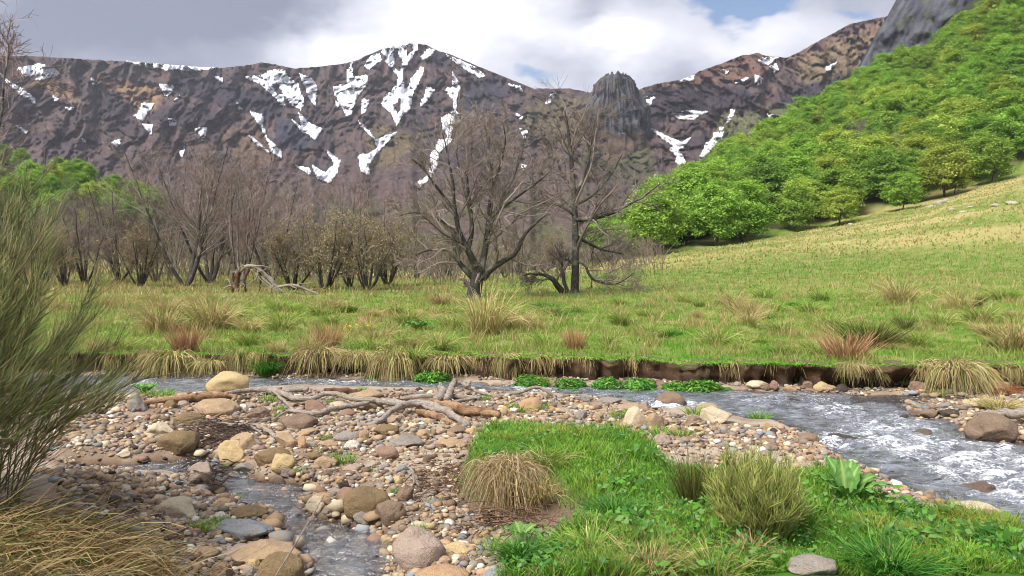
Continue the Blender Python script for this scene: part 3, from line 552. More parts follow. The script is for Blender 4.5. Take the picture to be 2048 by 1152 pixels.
fi = (np.arange(mrow - 1)[:, None] * len(mu) + np.arange(len(mu) - 1)[None]).ravel(); FQ = np.stack([fi, fi + len(mu), fi + len(mu) + 1, fi + 1], -1)
fcu, fcv = su.ravel()[FQ].mean(1), sv.ravel()[FQ].mean(1); MPf = MP.reshape(-1, 3)
def snow_patch(pl):
    pl = np.array(pl, float); ok = (fcu > pl[:, 0].min() - 2) & (fcu < pl[:, 0].max() + 2) & (fcv > pl[:, 1].min() - 2) & (fcv < pl[:, 1].max() + 2)
    cand = np.where(ok)[0]; sd = polysd(pl, fcu[cand], fcv[cand]); cand = cand[sd < 0.6]
    for hpl in HOLES: cand = cand[polysd(hpl, fcu[cand], fcv[cand]) > 0]
    if not len(cand): return
    Q = FQ[cand]; us, inv = np.unique(Q, return_inverse=True); P = MPf[us]; d = nrmz(P - np.array([0, 0, ZC]))
    top_ = P - d * 3.0 + np.array([0, 0, 1.5]); Q = inv.reshape(-1, 4)
    E = {}
    for q in Q:                                          # skirt down to the rock: the snow has thickness
        for k in range(4):
            e = (q[k], q[(k + 1) % 4]); 
            if (e[1], e[0]) in E: del E[(e[1], e[0])]
            else: E[e] = 1
    n = len(us); sk = np.array([(a_, a_ + n, b_ + n, b_) for a_, b_ in E], int)
    add_obj('snow_patch', mesh_np('snow_patch', np.concatenate([top_, P + d * 2]), [Q, sk], None, False), M_SNOW, mountain)
for s_ in SNOW.replace('\n', ';').split(';'):
    f_ = [float(x) for x in s_.split()]
    if f_: snow_patch(list(zip(f_[::2], f_[1::2])))

# columnar rock tower below the pass
TW = np.array([(155, 1206, 1256), (159, 1198, 1264), (169, 1189, 1272), (180, 1188, 1275), (195, 1181, 1283), (215, 1176, 1291), (240, 1172, 1297), (265, 1172, 1300), (290, 1176, 1301), (330, 1160, 1310), (380, 1150, 1330)], float)
tv = np.linspace(152, 380, 74); th = np.linspace(0, 2 * math.pi, 150)[:-1]; RD = float(MR[np.argmin(np.abs(MV[:, 602] - 300)), 602]) - 10   # stands on the slope
lft, rgt = np.interp(tv, TW[:, 0], TW[:, 1]), np.interp(tv, TW[:, 0], TW[:, 2]); cu = (lft + rgt) / 2; rad = (rgt - lft) / 2 / F * RD
cen = at_D(cu, tv, RD); TT, VV = np.meshgrid(th, tv); colm = fbm(np.stack([np.cos(TT) * 17, np.sin(TT) * 17, VV / 55], -1), 3); ch = fbm(np.stack([np.cos(TT) * 2.2, np.sin(TT) * 2.2, VV / 26], -1), 3)
big = fbm(np.stack([np.cos(TT) * 1.1 + 3, np.sin(TT) * 1.1, VV / 60], -1), 3); led = np.abs(((VV + 9 * ch) / 23) % 1 - .5)
RR = rad[:, None] * (.90 + .13 * np.abs(colm) + .15 * ch + .12 * big + .05 * led)
Vt = np.stack([cen[:, 0][:, None] + RR * np.cos(TT), cen[:, 1][:, None] + RR * np.sin(TT) * .8, np.broadcast_to(cen[:, 2][:, None], RR.shape) + 5 * fbm(np.stack([np.cos(TT) * 5, np.sin(TT) * 5, VV / 12], -1), 3)], -1)
kk = np.clip(.5 + .9 * colm + .25 * fbm(np.stack([TT * 20, VV / 4, TT * 0], -1), 2), 0, 1); Ct = lc(lin((42, 43, 50), .7), lin((106, 106, 112), .75), sstep(.2, .9, kk)); Ct = lc(Ct, lin((104, 102, 66), .75), sstep(.25, .6, ch + .25 * colm) * .5); Ct = lc(Ct, lin((104, 88, 76), .78), sstep(262, 290, VV + 26 * ch))
a, b = Vt.shape[:2]; ii = np.arange(a - 1)[:, None] * b; j = np.arange(b)[None]; j2 = (np.arange(b) + 1)[None] % b; Q = np.stack([ii + j, ii + j2, ii + b + j2, ii + b + j], -1).reshape(-1, 4)
struct(add_obj('rock_tower', mesh_np('rock_tower', Vt.reshape(-1, 3), [Q, np.arange(b)[None][:, ::-1]], Ct.reshape(-1, 3), False), M_MOUNT))

# dark slab cliff above the hillside wood
cv_ = np.linspace(-160, 190, 90); cl = np.interp(cv_, [-160, -60, 0, 30, 75, 125, 150, 190], [1880, 1832, 1797, 1777, 1748, 1733, 1728, 1720])
cs_ = np.linspace(0, 1, 70)[None]; CU = cl[:, None] + 1.5 * fbm2(cv_ / 7, 0 * cv_, 3, 3)[:, None] + cs_ * 330; CV = np.broadcast_to(cv_[:, None], CU.shape)
CR = 455 - 60 * cs_ + 3 * fbm2((CU + CV * .6) / 12, (CV - CU * .2) / 40, 4, 23.0) + 12 * fbm2(CU / 60, CV / 60, 2, 24.0) - (CV - 100) * .25
CP = at_D(CU, CV, CR); bk = np.stack([CP[:, 0] + np.array([50, 160, 0.])]) ; k = np.clip(.45 + .8 * fbm2((CU + CV * .6) / 9, (CV - CU * .2) / 40, 3, 25.0), 0, 1)
CCc = lc(lin((62, 64, 72), .75), lin((104, 106, 112), .75), k); CCc = lc(CCc, lin((96, 104, 78), .75), sstep(.2, .5, fbm2(CU / 26, CV / 26, 3, 26.)) * .6)
V = np.concatenate([CP, (CP[:, :1] + np.array([60, 190, 0.]))], 1); V = np.concatenate([V[:, -1:], V[:, :-1]], 1); CCc = np.concatenate([CCc[:, :1], CCc], 1)
a, b = V.shape[:2]; ii = (np.arange(a - 1)[:, None] * b + np.arange(b - 1)[None]).ravel()
struct(add_obj('cliff', mesh_np('cliff', V.reshape(-1, 3), np.stack([ii, ii + b, ii + b + 1, ii + 1], -1), CCc.reshape(-1, 3), False), M_MOUNT))
# ---------------------------------------------------------------- stones
import bmesh
def ico(sub):
    bm = bmesh.new(); bmesh.ops.create_icosphere(bm, subdivisions=sub, radius=1.0); bm.verts.ensure_lookup_table()
    V = np.array([v.co[:] for v in bm.verts]); Fa = np.array([[v.index for v in f.verts] for f in bm.faces]); bm.free(); return V, Fa
ICO = {k: ico(k) for k in (1, 2, 3, 4)}
def rock_shape(seed, kind, sub):
    rng = np.random.RandomState(seed); V, Fa = ICO[sub]; V = V.copy()
    ncut, dlo, dhi = {'r': (9, .70, .94), 'a': (14, .50, .82), 'f': (11, .56, .88), 'w': (12, .46, .84)}[kind]
    if kind == 'f': V[:, 2] = np.sign(V[:, 2]) * np.abs(V[:, 2]) ** 1.2
    for _ in range(ncut):
        n = rng.normal(size=3); n /= np.linalg.norm(n); d = rng.uniform(dlo, dhi); s = np.maximum(0, V @ n - d); V -= s[:, None] * n[None] * .97
    V += nrmz(V) * (0.10 * fbm(V * 1.3 + seed * 3.1, 2) + 0.055 * fbm(V * 4 + seed, 2) + (0.022 * fbm(V * 11 + seed, 2) if sub > 3 else 0))[:, None]
    lo, hi = V.min(0), V.max(0); return (V - (lo + hi) / 2) / (hi - lo) * 2, Fa
RC = {'Y': ((204, 180, 134), 'yellow'), 'T': ((180, 154, 124), 'tan'), 'P': ((208, 192, 164), 'pale'), 'G': ((152, 144, 136), 'grey'), 'B': ((138, 118, 100), 'brown'), 'R': ((152, 124, 108), 'reddish'), 'O': ((186, 152, 118), 'orange'), 'D': ((82, 72, 66), 'dark'),
      'M': ((132, 112, 82), 'mossy'), 'W': ((222, 216, 204), 'whitish'), 'S': ((150, 154, 158), 'slate grey'), 'K': ((168, 150, 136), 'pinkish')}
SHW = {'r': 'rounded', 'a': 'angular', 'f': 'flat', 'w': 'wedge-shaped'}
def zone(u, v):
    if u > 1450 and v < 792: return 'at the foot of the far bank'
    if u > 1790 and v < 900: return 'on the gravel spit at the right edge'
    if u > 1270 and v < 860: return 'by the river near the midstream boulder'
    if u > 1270: return 'along the river edge behind the broom'
    if u > 940: return 'on the shingle behind the green turf'
    if v < 860: return 'beside the long driftwood'
    if v < 920: return 'on the upper gravel bar'
    if u < 640 and v < 1000: return 'beside the muddy side pool'
    if u < 620: return 'left of the side stream'
    return 'right of the side stream'
HERO = '''416 503 740 784 Y r;256 297 786 822 G a;328 354 800 818 M r;355 378 801 814 K r;389 476 796 833 T r;476 498 808 825 W a;348 410 823 853 M r;296 348 843 871 P f;384 424 848 864 T a;436 474 831 848 T f;496 540 814 838 B f;318 400 869 914 M r;459 524 862 900 T a;432 498 886 928 Y w;552 598 864 898 T a;565 634 825 858 B r;510 582 891 930 M r;541 593 917 953 Y r;474 518 920 945 G a;376 429 940 984 K a;447 515 945 972 S f;562 587 940 957 G a;547 572 952 967 B r;612 645 904 921 M f;629 675 911 935 T f;685 724 928 945 K a;619 643 965 980 O r;676 698 961 981 D a
624 666 983 1004 O r;672 718 973 1007 R a;688 782 968 1036 M r;751 807 996 1050 B a;707 751 1022 1058 G a;792 826 967 1004 B a;780 807 950 970 Y a;783 891 1048 1140 K r;877 952 1085 1111 Y f;874 903 1110 1127 T r;825 940 1127 1175 O r;964 1018 1131 1165 S r;910 938 1110 1133 B a;763 796 1069 1092 Y f;735 761 1090 1116 D a;862 890 933 951 P r;754 800 892 921 R f;779 846 866 896 G f;666 720 861 882 G r;747 798 849 872 M f;747 800 831 850 T a;813 849 845 858 P w;830 868 857 877 T r;870 940 876 896 T f;895 935 850 869 B f;923 943 841 855 G r;939 955 853 870 Y r;607 656 798 823 R a;656 707 803 816 P f;696 766 780 798 T r;677 712 818 834 R f;715 768 802 823 B a;594 640 855 872 T f;615 642 881 896 G a;634 680 880 897 T f;688 720 880 898 W f;718 739 858 880 T a;594 615 873 897 O a
461 534 1005 1036 M r;418 555 1025 1078 S w;430 454 1022 1043 W r;429 463 994 1012 O r;310 392 990 1034 P f;470 605 1070 1128 T f;440 515 1084 1121 K a;514 608 1097 1175 M r;383 437 1088 1120 T a;416 454 1072 1090 G f;421 468 1118 1165 B a;464 492 1118 1142 D a;482 511 1130 1155 G r;494 521 1115 1136 Y r;581 617 1011 1036 D a;574 615 1058 1075 D f;612 657 998 1029 P f;564 584 1035 1051 Y a;660 760 1125 1180 P r;643 673 1128 1150 D a
1307 1372 773 810 B r;1234 1296 804 824 T r;1245 1298 810 856 P a;1290 1328 826 860 T a;1400 1464 810 846 P a;1395 1437 804 822 T r;1366 1405 851 864 Y f;1309 1347 868 890 K f;1037 1088 794 825 O r;1000 1017 813 834 Y r;1144 1176 820 840 G a;1188 1210 822 837 T r;1195 1244 794 807 G f;1150 1180 791 803 G a;1492 1539 763 779 P f;1539 1557 764 783 R a;1567 1593 770 785 O f;1605 1625 763 777 R a;1627 1657 767 785 Y r;1672 1698 771 785 D f;1819 1856 763 785 R a;1975 2016 760 788 O a;2013 2052 755 778 O a;1841 1870 793 804 T f;1924 1960 799 817 Y a;1797 1818 820 840 D a;1819 1843 817 831 R r;1840 1878 820 839 B r;1878 1914 820 837 D r;1935 2027 829 884 B r
1816 1868 847 866 B f;1660 1719 855 880 D a;1666 1713 891 906 M f;1742 1786 901 917 D f;1558 1605 789 805 D a;1562 1592 832 843 R f;1597 1637 865 888 B r;1526 1546 847 863 O r;1762 1812 934 946 D f;1864 1895 944 963 D r;1919 1989 950 976 R f;1891 1993 1014 1034 P f;1574 1676 1100 1152 G r;1809 1844 994 1010 G f;1727 1754 933 951 T a;1593 1612 912 926 P r;1612 1628 909 922 O r;1640 1660 925 940 T a;1880 1905 805 818 G f;1985 2020 812 826 T a;1520 1540 770 782 B a;1650 1672 772 784 T a'''
heroes = []
for s_ in HERO.replace('\n', ';').split(';'):
    f_ = s_.split(); heroes.append([float(x) for x in f_[:4]] + f_[4:])
HB = np.array([h[:4] for h in heroes]); hp = hit((HB[:, 0] + HB[:, 1]) / 2, HB[:, 3] - 1)
def add_rock(me, P, size, rz, col, moss, label, mat=M_ROCK, sink=.36):
    o = add_obj('stone', me, mat, None, (P[0], P[1], P[2] - sink * size[2] + size[2] / 2), rz, (size[0] / 2, size[1] / 2, size[2] / 2))
    c = lin(col, .80); o.color = (c[0], c[1], c[2], 1 - moss)
    tag(o, label, 'stone', 'stones of the gravel bar and river', (P[0], P[1], P[2] + size[2] * .3)); return o
rng = np.random.RandomState(5)
for i, (h, P) in enumerate(zip(heroes, hp)):
    u0, u1, v0, v1, cc, kd = h; D = P[1]; wd = (u1 - u0) / F * D * 1.04; vis = (v1 - v0) / F * D; tn = (ZC - P[2]) / D
    dep = wd * {'r': .8, 'a': .8, 'f': .75, 'w': .6}[kd]; hh = max(.42 * vis, vis - .75 * dep * tn) * (1.35 if kd != 'f' else 1.45); hh = max(hh, .24 * wd) * 1.25
    V, Fa = rock_shape(100 + i, kd, 4); me = mesh_np('stone', V, Fa, None, True)
    Pc = P + np.array([P[0] / D, 1, 0]) * dep * .38; Pc[2] = max(gz(Pc[0], Pc[1]), -.05) if P[2] < .04 else P[2]
    big = 'large ' if u1 - u0 > 85 else ('small ' if u1 - u0 < 30 else '')
    lab = f"{big}{RC[cc][1]} {SHW[kd]} stone {zone((u0 + u1) / 2, v1)}"
    add_rock(me, Pc, (wd, dep, hh), rng.uniform(-.25, .25), RC[cc][0], {'M': .8}.get(cc, 0 if rng.rand() < .7 else .25), lab)
# smaller stones one can still pick apart
small = [mesh_np('stone', *rock_shape(500 + i, 'raafra'[i % 6], 3), None, True) for i in range(12)]
GRAV = [wpoly([(60, 800), (640, 780), (900, 782), (1180, 794), (1260, 810), (1400, 850), (1580, 860), (1700, 930), (1800, 985), (1750, 990), (1600, 935), (1450, 930), (1350, 890), (1280, 850), (1150, 842), (950, 842), (930, 930), (930, 1040), (930, 1110), (900, 1160), (810, 1160), (800, 1075), (640, 1030), (620, 975), (500, 935), (300, 910), (60, 915)], .08),
        wpoly([(120, 985), (440, 985), (460, 1020), (560, 1050), (600, 1110), (600, 1175), (330, 1175)], .08), wpoly([(1800, 803), (2048, 800), (2060, 885), (1920, 850)], .05), wpoly([(1460, 768), (1720, 778), (1720, 788), (1460, 782)], .03), wpoly([(1790, 775), (2060, 780), (2060, 798), (1800, 792)], .03)]
def in_gravel(x, y):
    m_ = np.zeros(x.shape, bool)
    for g_ in GRAV: m_ |= polysd(g_, x, y) < .22
    m_ &= polysd(TURF, x, y) > .06
    return m_
cnt = 0; cols = 'TTTTPPGGBBBRKKODS'; pts = []
cu_, cv2 = rng.uniform(240, 2046, 2600), 770 + 380 * rng.rand(2600) ** 1.1; Pq = hit(cu_, cv2); okg = in_gravel(Pq[:, 0], Pq[:, 1]) & (Pq[:, 2] > .012)
used_boxes = [tuple(b_) for b_ in HB]
for q in range(2600):
    if not okg[q] or cnt >= 168: continue
    P = Pq[q]; D = P[1]; s = rng.uniform(.055, .12) * (1.25 if D > 8 else 1); pw = s / D * F
    if pw < 9.5 or pw > 30: continue
    if any(b_[0] - pw * .45 < cu_[q] < b_[1] + pw * .45 and b_[2] - 3 < cv2[q] < b_[3] + pw * .35 for b_ in used_boxes): continue
    used_boxes.append((cu_[q] - pw / 2, cu_[q] + pw / 2, cv2[q] - pw * .5, cv2[q])); cc = cols[rng.randint(len(cols))]
    kd = 'raafra'[cnt % 6]
    add_rock(small[cnt % 12], P, (s, s * rng.uniform(.65, .95), s * rng.uniform(.45, .7)), rng.uniform(0, 6.28), np.array(RC[cc][0]) * rng.uniform(.85, 1.1), 0, f"little {RC[cc][1]} {SHW[kd]} stone {zone(cu_[q], cv2[q])}"); cnt += 1

# gravel between them
M_PEB = mat_ground('pebbles', 0.004, 45, 0.35)
def pebbles(n, sampler, smin, smax, zmin=-.2):
    x, y = sampler(n); z = ground_z(x, y); k = z > zmin; x, y, z = x[k], y[k], z[k]; n = len(x); s = smin + (smax - smin) * rng.rand(n) ** 2.6
    V0, F0 = ICO[1]; R = rng.normal(size=(n, 3, 3)); R, _ = np.linalg.qr(R); V = V0[None] * (1 + .22 * rng.normal(size=(n, 12, 1)).clip(-1.4, 1.4))
    V = np.einsum('nij,nkj->nki', R, V * (rng.uniform(.55, 1.15, (n, 1, 3)))) * np.stack([s, s, s * .62], -1)[:, None] / 2
    V = V + np.stack([x, y, z + s * .12], -1)[:, None]; pal = np.array([lin(RC[c_][0], .86) for c_ in 'TTTTTTPPPGGGGBBBBBKRODSW']); C = pal[rng.randint(len(pal), size=n)] * rng.uniform(.7, 1.15, (n, 1))
    return V.reshape(-1, 3), (F0[None] + (np.arange(n) * 12)[:, None, None]).reshape(-1, 3), np.repeat(C, 12, 0)
def samp_px(u0, u1, v0, v1, z=.08):
    def f_(n):
        P = at_z(rng.uniform(u0, u1, n), rng.uniform(v0, v1, n), z); k = in_gravel(P[:, 0], P[:, 1]); return P[k, 0], P[k, 1]
    return f_
def samp_bank(n):
    x = rng.uniform(-8, 8, n); return x, bank_y(x) - rng.uniform(-.12, .16, n)
def samp_bed(n):
    P = at_z(rng.uniform(380, 2048, n), rng.uniform(775, 1152, n), -.08); k = (polysd(RIVER, P[:, 0], P[:, 1]) < .1) | (polysd(STREAM, P[:, 0], P[:, 1]) < .1); return P[k, 0], P[k, 1]
parts = [pebbles(24000, samp_px(60, 2060, 778, 1170), .018, .085), pebbles(7000, samp_px(60, 2060, 775, 900), .035, .12), pebbles(2600, samp_bank, .02, .09), pebbles(4200, samp_bed, .04, .17)]
V, Fs, C = merge(parts); struct(add_obj('gravel', mesh_np('gravel', V, Fs, C, False), M_PEB), 'stuff', 'loose tan and grey gravel between the stones')

# ---------------------------------------------------------------- driftwood
def smooth(pts, K):
    pts = np.asarray(pts, float); n = len(pts); ext = np.concatenate([[2 * pts[0] - pts[1]], pts, [2 * pts[-1] - pts[-2]]]); s = np.linspace(0, n - 1, K); i = np.minimum(s.astype(int), n - 2); t = (s - i)[:, None]
    p0, p1, p2, p3 = ext[i], ext[i + 1], ext[i + 2], ext[i + 3]
    return .5 * (2 * p1 + (p2 - p0) * t + (2 * p0 - 5 * p1 + 4 * p2 - p3) * t * t + (3 * p1 - p0 - 3 * p2 + p3) * t ** 3)
def limb_mesh(name, pts, rpx, S=9, K=None, knob=.2, seed=0, z=.1, lift=True):
    P = np.array([at_z(p[0], p[1], z + (p[2] if len(p) > 2 else 0)) for p in pts]); K = K or max(10, 6 * len(pts)); Pm = smooth(P, K); D = Pm[:, 1].mean()
    R = np.interp(np.linspace(0, 1, K), np.linspace(0, 1, len(rpx)), rpx) / F * D * .82; Pm = Pm + .5 * R[:, None] * fbm(np.stack([np.arange(K) * .5, np.arange(K) * 0 + seed, np.zeros((K))], -1), 2)[:, None] * np.array([1, 1, .6])
    V, Fs, _ = tubes(Pm[None], R[None], S, None, True); V = V.reshape(K, S, 3); c = Pm[:, None]; V = c + (V - c) * (1 + knob * 2 * fbm(np.stack([np.broadcast_to(np.arange(K)[:, None] * .45, (K, S)), np.broadcast_to(np.arange(S)[None] * 1.1, (K, S)), np.full((K, S), seed * 3.3)], -1), 2))[..., None]
    o = Pm[len(Pm) // 2].copy(); return mesh_np(name, V.reshape(-1, 3) - o, Fs, None, True), o
def wood(name, label, pieces, mat=M_DRIFT, cat='driftwood', group='driftwood washed up on the gravel bar', z=.1, **kw):
    root = None
    for i, (pts, rpx) in enumerate(pieces):
        me, o = limb_mesh(name if i == 0 else 'limb', pts, rpx, seed=hash(label) % 97 + i if False else len(label) + i, z=z, **kw)
        if root is None: root = add_obj(name, me, mat, None, o); o0 = o; tag(root, label, cat, group)
        else: add_obj('limb', me, mat, root, o - o0)
    return root
wood('driftwood_branch', 'long winding pale driftwood branch snaking across the gravel bar', [([(448, 788, .06), (500, 780, .07), (545, 781, .07), (590, 796, .05), (625, 797, .05), (652, 787, .1), (682, 789, .1), (702, 797, .09), (738, 800, .09), (770, 803, .08), (830, 808, .1)], [4, 7, 8, 7, 6.5, 6, 6, 6.5, 7, 8, 8]),
    ([(548, 838, .02), (575, 823, .04), (602, 824, .04), (635, 827, .03), (660, 819, .05), (702, 812, .05), (740, 804, .08)], [2, 3.5, 4, 5.5, 6, 6.5, 5]), ([(543, 779, .08), (562, 796, .07), (590, 820, .04), (620, 825, .03)], [3.5, 4, 4, 3])])
wood('driftwood_branch', 'thick bent driftwood limb, grey and forked, ahead of the split plank', [([(665, 845, .0), (700, 846, .01), (735, 850, .02), (762, 840, .05), (785, 821, .08), (815, 809, .1), (852, 808, .1), (892, 822, .08), (936, 850, .0)], [2, 3.5, 6, 7, 7.5, 8.5, 9.5, 10, 7]), ([(815, 806, .1), (850, 812, .08), (885, 830, .03), (900, 845, 0)], [5, 6, 6, 4])])
wood('driftwood_log', 'broad split plank of orange-brown driftwood beside the forked limb', [([(822, 803, .06), (880, 810, .06), (940, 820, .04), (1000, 830, .02)], [8, 13, 12, 7]), ([(836, 823, .03), (870, 832, .02), (905, 846, .0)], [7, 9, 6])], M_SPLIT)
wood('driftwood_log', 'short upright driftwood stub with a sawn face above the plank', [([(868, 800, .02), (882, 793, .05), (884, 780, .1), (879, 769, .16)], [8, 10, 9.5, 8])], M_DRIFT)
wood('driftwood_log', 'bleached upright driftwood stub with a bent arm beside the sawn stub', [([(890, 802, .0), (898, 790, .06), (904, 772, .14), (910, 760, .2)], [8, 9, 8, 6.5]), ([(908, 770, .14), (922, 766, .15), (934, 772, .12), (940, 763, .17)], [5, 5.5, 5, 4])])
wood('driftwood_log', 'pale driftwood log lying behind the upright stubs', [([(800, 797, .02), (850, 793, .03), (905, 792, .03), (960, 797, .02)], [5, 7, 7, 4]), ([(905, 806, .02), (930, 800, .02), (962, 794, .03)], [5, 4, 3])])
wood('driftwood_branch', 'arched thin driftwood branch with rootlets at the water edge', [([(930, 775, .08), (985, 790, .02), (1035, 786, .03), (1060, 777, .1), (1082, 776, .1), (1105, 790, .02)], [2.5, 3.5, 4, 4.5, 4, 3]), ([(1072, 776, .1), (1085, 786, .05), (1092, 800, 0)], [2, 2.5, 2]), ([(1080, 776, .1), (1100, 782, .06), (1112, 797, 0)], [2, 2.5, 2])], M_DRIFT)
wood('driftwood_log', 'tan driftwood log resting against the yellow boulder', [([(285, 806, .03), (330, 800, .04), (380, 795, .05), (425, 790, .06), (455, 790, .06)], [5, 8, 10, 10, 6]), ([(448, 790, .06), (470, 793, .05), (458, 810, .04), (446, 826, .02), (425, 836, .0)], [5, 5, 4, 3.5, 2.5])], M_SPLIT)
wood('driftwood_log', 'red-brown rotten log by the river behind the winding branch', [([(650, 780, .03), (690, 782, .04), (730, 787, .02)], [5, 7, 5])], M_ROT)
wood('driftwood_log', 'small grey log between the yellow boulder and the red-brown log', [([(572, 783, .03), (595, 779, .05), (616, 779, .05)], [4, 7, 6])], M_DRIFT)
wood('driftwood_branch', 'pale broken branch lying above the dark twig heap', [([(440, 858, .03), (470, 850, .05), (505, 850, .05), (530, 858, .03), (553, 874, .0)], [3, 4, 5, 6.5, 5]), ([(470, 850, .05), (450, 846, .05), (415, 838, .02)], [3, 2.5, 2]), ([(500, 850, .05), (525, 868, .0)], [3, 2])], M_DRIFT)
wood('driftwood_branch', 'small forked bleached root in the middle of the gravel', [([(822, 935, .1), (828, 950, .06), (838, 972, .0)], [3, 4.5, 2]), ([(826, 945, .08), (815, 955, .04), (809, 964, 0)], [3, 3, 1.5]), ([(826, 948, .07), (828, 962, .03), (824, 974, 0)], [2.5, 2.5, 1.5])], M_DRIFT)
wood('driftwood_log', 'grey-brown root log lying behind the big right-hand boulder', [([(1955, 829, .03), (2000, 827, .06), (2060, 829, .07), (2110, 835, .05)], [6, 11, 12, 9])], M_DRIFT)
wood('twig', 'long bare twig leaning across the side stream at the bottom', [([(546, 1160, .25), (592, 1086, .25), (648, 991, .25)], [1.8, 2, 1.2])], M_DRIFT, 'twig', None)
# heaps of dark twigs caught between stones
def twig_heap(label, u0, u1, v0, v1, n, col, lmax=.22):
    P = hit(rng.uniform(u0, u1, n), rng.uniform(v0, v1, n)); o = P.mean(0); a_ = rng.uniform(0, 6.28, n); L_ = rng.uniform(.06, lmax, n)
    Q = arcs(P - o + np.array([0, 0, .01]) + np.abs(rng.normal(size=(n, 1))) * np.array([0, 0, .05]), a_, L_, 1.0, rng.uniform(-.2, .5, n), .3, 4, rng, .08)
    V, Fs, C = tubes(Q, rng.uniform(.002, .006, n)[:, None] * np.array([1, .9, .7, .4]), 3, lin(col, .7)[None] * rng.uniform(.5, 1.5, (n, 1)))
    tag(add_obj('twig_heap', mesh_np('twig_heap', V, Fs, C, True), M_TWIG, None, o), label, 'twigs')
twig_heap('dark heap of flood twigs between the mossy boulder and the pale triangle stone', 385, 500, 852, 895, 420, (92, 74, 66))
twig_heap('small heap of flood twigs beside the flat slate stone', 380, 450, 935, 975, 150, (80, 66, 58), .15)
twig_heap('scrap of dry roots under the front tussock', 950, 1100, 1030, 1075, 160, (120, 92, 72), .2)
twig_heap('scattered dry rootlets left of the front tussock', 830, 930, 930, 1010, 160, (140, 112, 88), .16)
twig_heap('orange flood debris under the far bank at the right', 1975, 2040, 776, 792, 200, (172, 110, 70), .3)
# ---------------------------------------------------------------- grass (ground cover) and herbs
GR1, GR2, GR3 = lin((98, 160, 46), .88), lin((150, 198, 74), .9), lin((60, 112, 34), .85)
ST1, ST2, ST3 = lin((206, 188, 134), .88), lin((182, 164, 104), .88), lin((178, 128, 84), .85); MG1, MG2 = lin((132, 168, 66), .88), lin((166, 180, 90), .88)
rg = np.random.RandomState(11)
def blade_field(x, y, h, wd, col, lean=.45, K=3, tipk=1.15, zf=None):
    n = len(x); z = (zf or ground_z)(x, y); base = np.stack([x, y, z - .01], -1); az = rg.uniform(0, 6.283, n)
    P = arcs(base, az, h, rg.uniform(.1, lean, n), 1.0, rg.uniform(.05, .35, n), K, rg)
    Wd = (wd * np.ones(n))[:, None] * np.linspace(1, .12, K)[None]; col = np.asarray(col); C = np.stack([col * (.85 + (tipk - .85) * k / (K - 1)) for k in range(K)], 1)
    return ribbons(P, Wd, C, rg)
def turf_sample(n, poly, sdmax=-.03, zz=GTOP):
    lo, hi = [], []
    u = rg.uniform(900, 2090, n); v = 830 + 350 * rg.rand(n); P = at_z(u, v, zz); k = polysd(poly, P[:, 0], P[:, 1]) + .05 * fbm2(P[:, 0] * 2.5, P[:, 1] * 2.5, 3, 6.0) + .045 * rg.normal(size=n) < sdmax; return P[k, 0], P[k, 1]
# near turf
x, y = turf_sample(118000, TURF); nn = fbm2(x * 1.4, y * 1.4, 3, 41); n = len(x)
C = lc(GR1, GR2, np.clip(.5 + .9 * nn + .35 * rg.normal(size=n), 0, 1)); dr_ = (rg.rand(n) < np.where((1024 + F * x / y < 1520) & (y < 4.6), .20, .07)); C = np.where(dr_[:, None], ST1 * rg.uniform(.7, 1.1, (n, 1)), C)
C = lc(C, GR3, (rg.rand(n) < .28) * .8)
C = lc(C, lin((176, 180, 84), .88), np.clip(fbm2(x * .9, y * .9, 3, 47) * 1.3 - .15, 0, .6)); patchy = np.clip(.75 + .7 * fbm2(x * 2.3, y * 2.3, 2, 45), .35, 1.4)
V, Q, Cc = blade_field(x, y, rg.uniform(.05, .13, n) * patchy, .0075, C, .6); struct(add_obj('turf_grass', mesh_np('turf_grass', V, Q, Cc), M_GRASS), 'stuff', 'short bright green turf on the near bank')
n = 3600; x, y = turf_sample(n * 2, TURF); n = len(x); z = ground_z(x, y) + rg.uniform(.03, .09, n); P = np.stack([x, y, z], -1); nn_ = nrmz(rg.normal(size=(n, 3)) * .5 + np.array([0, -.3, 1.])); t1 = nrmz(np.cross(nn_, rg.normal(size=(n, 3)))); t2 = np.cross(nn_, t1); sz_ = rg.uniform(.010, .026, n)[:, None] * np.clip(1 + fbm2(x * 2, y * 2, 2, 48), .4, 2)[:, None]
V = np.stack([P - t1 * sz_, P + t2 * sz_ * .5, P + t1 * sz_, P - t2 * sz_ * .5], 1).reshape(-1, 3); C = np.repeat(np.array([GR3, GR1, GRN_ := lin((70, 128, 52), .85), lin((120, 160, 84), .88)])[rg.randint(4, size=n)], 4, 0); struct(add_obj('turf_herbs', mesh_np('turf_herbs', V, np.arange(4 * n).reshape(-1, 4), C), M_GRASS), 'stuff', 'small leafy weeds mixed into the near turf')
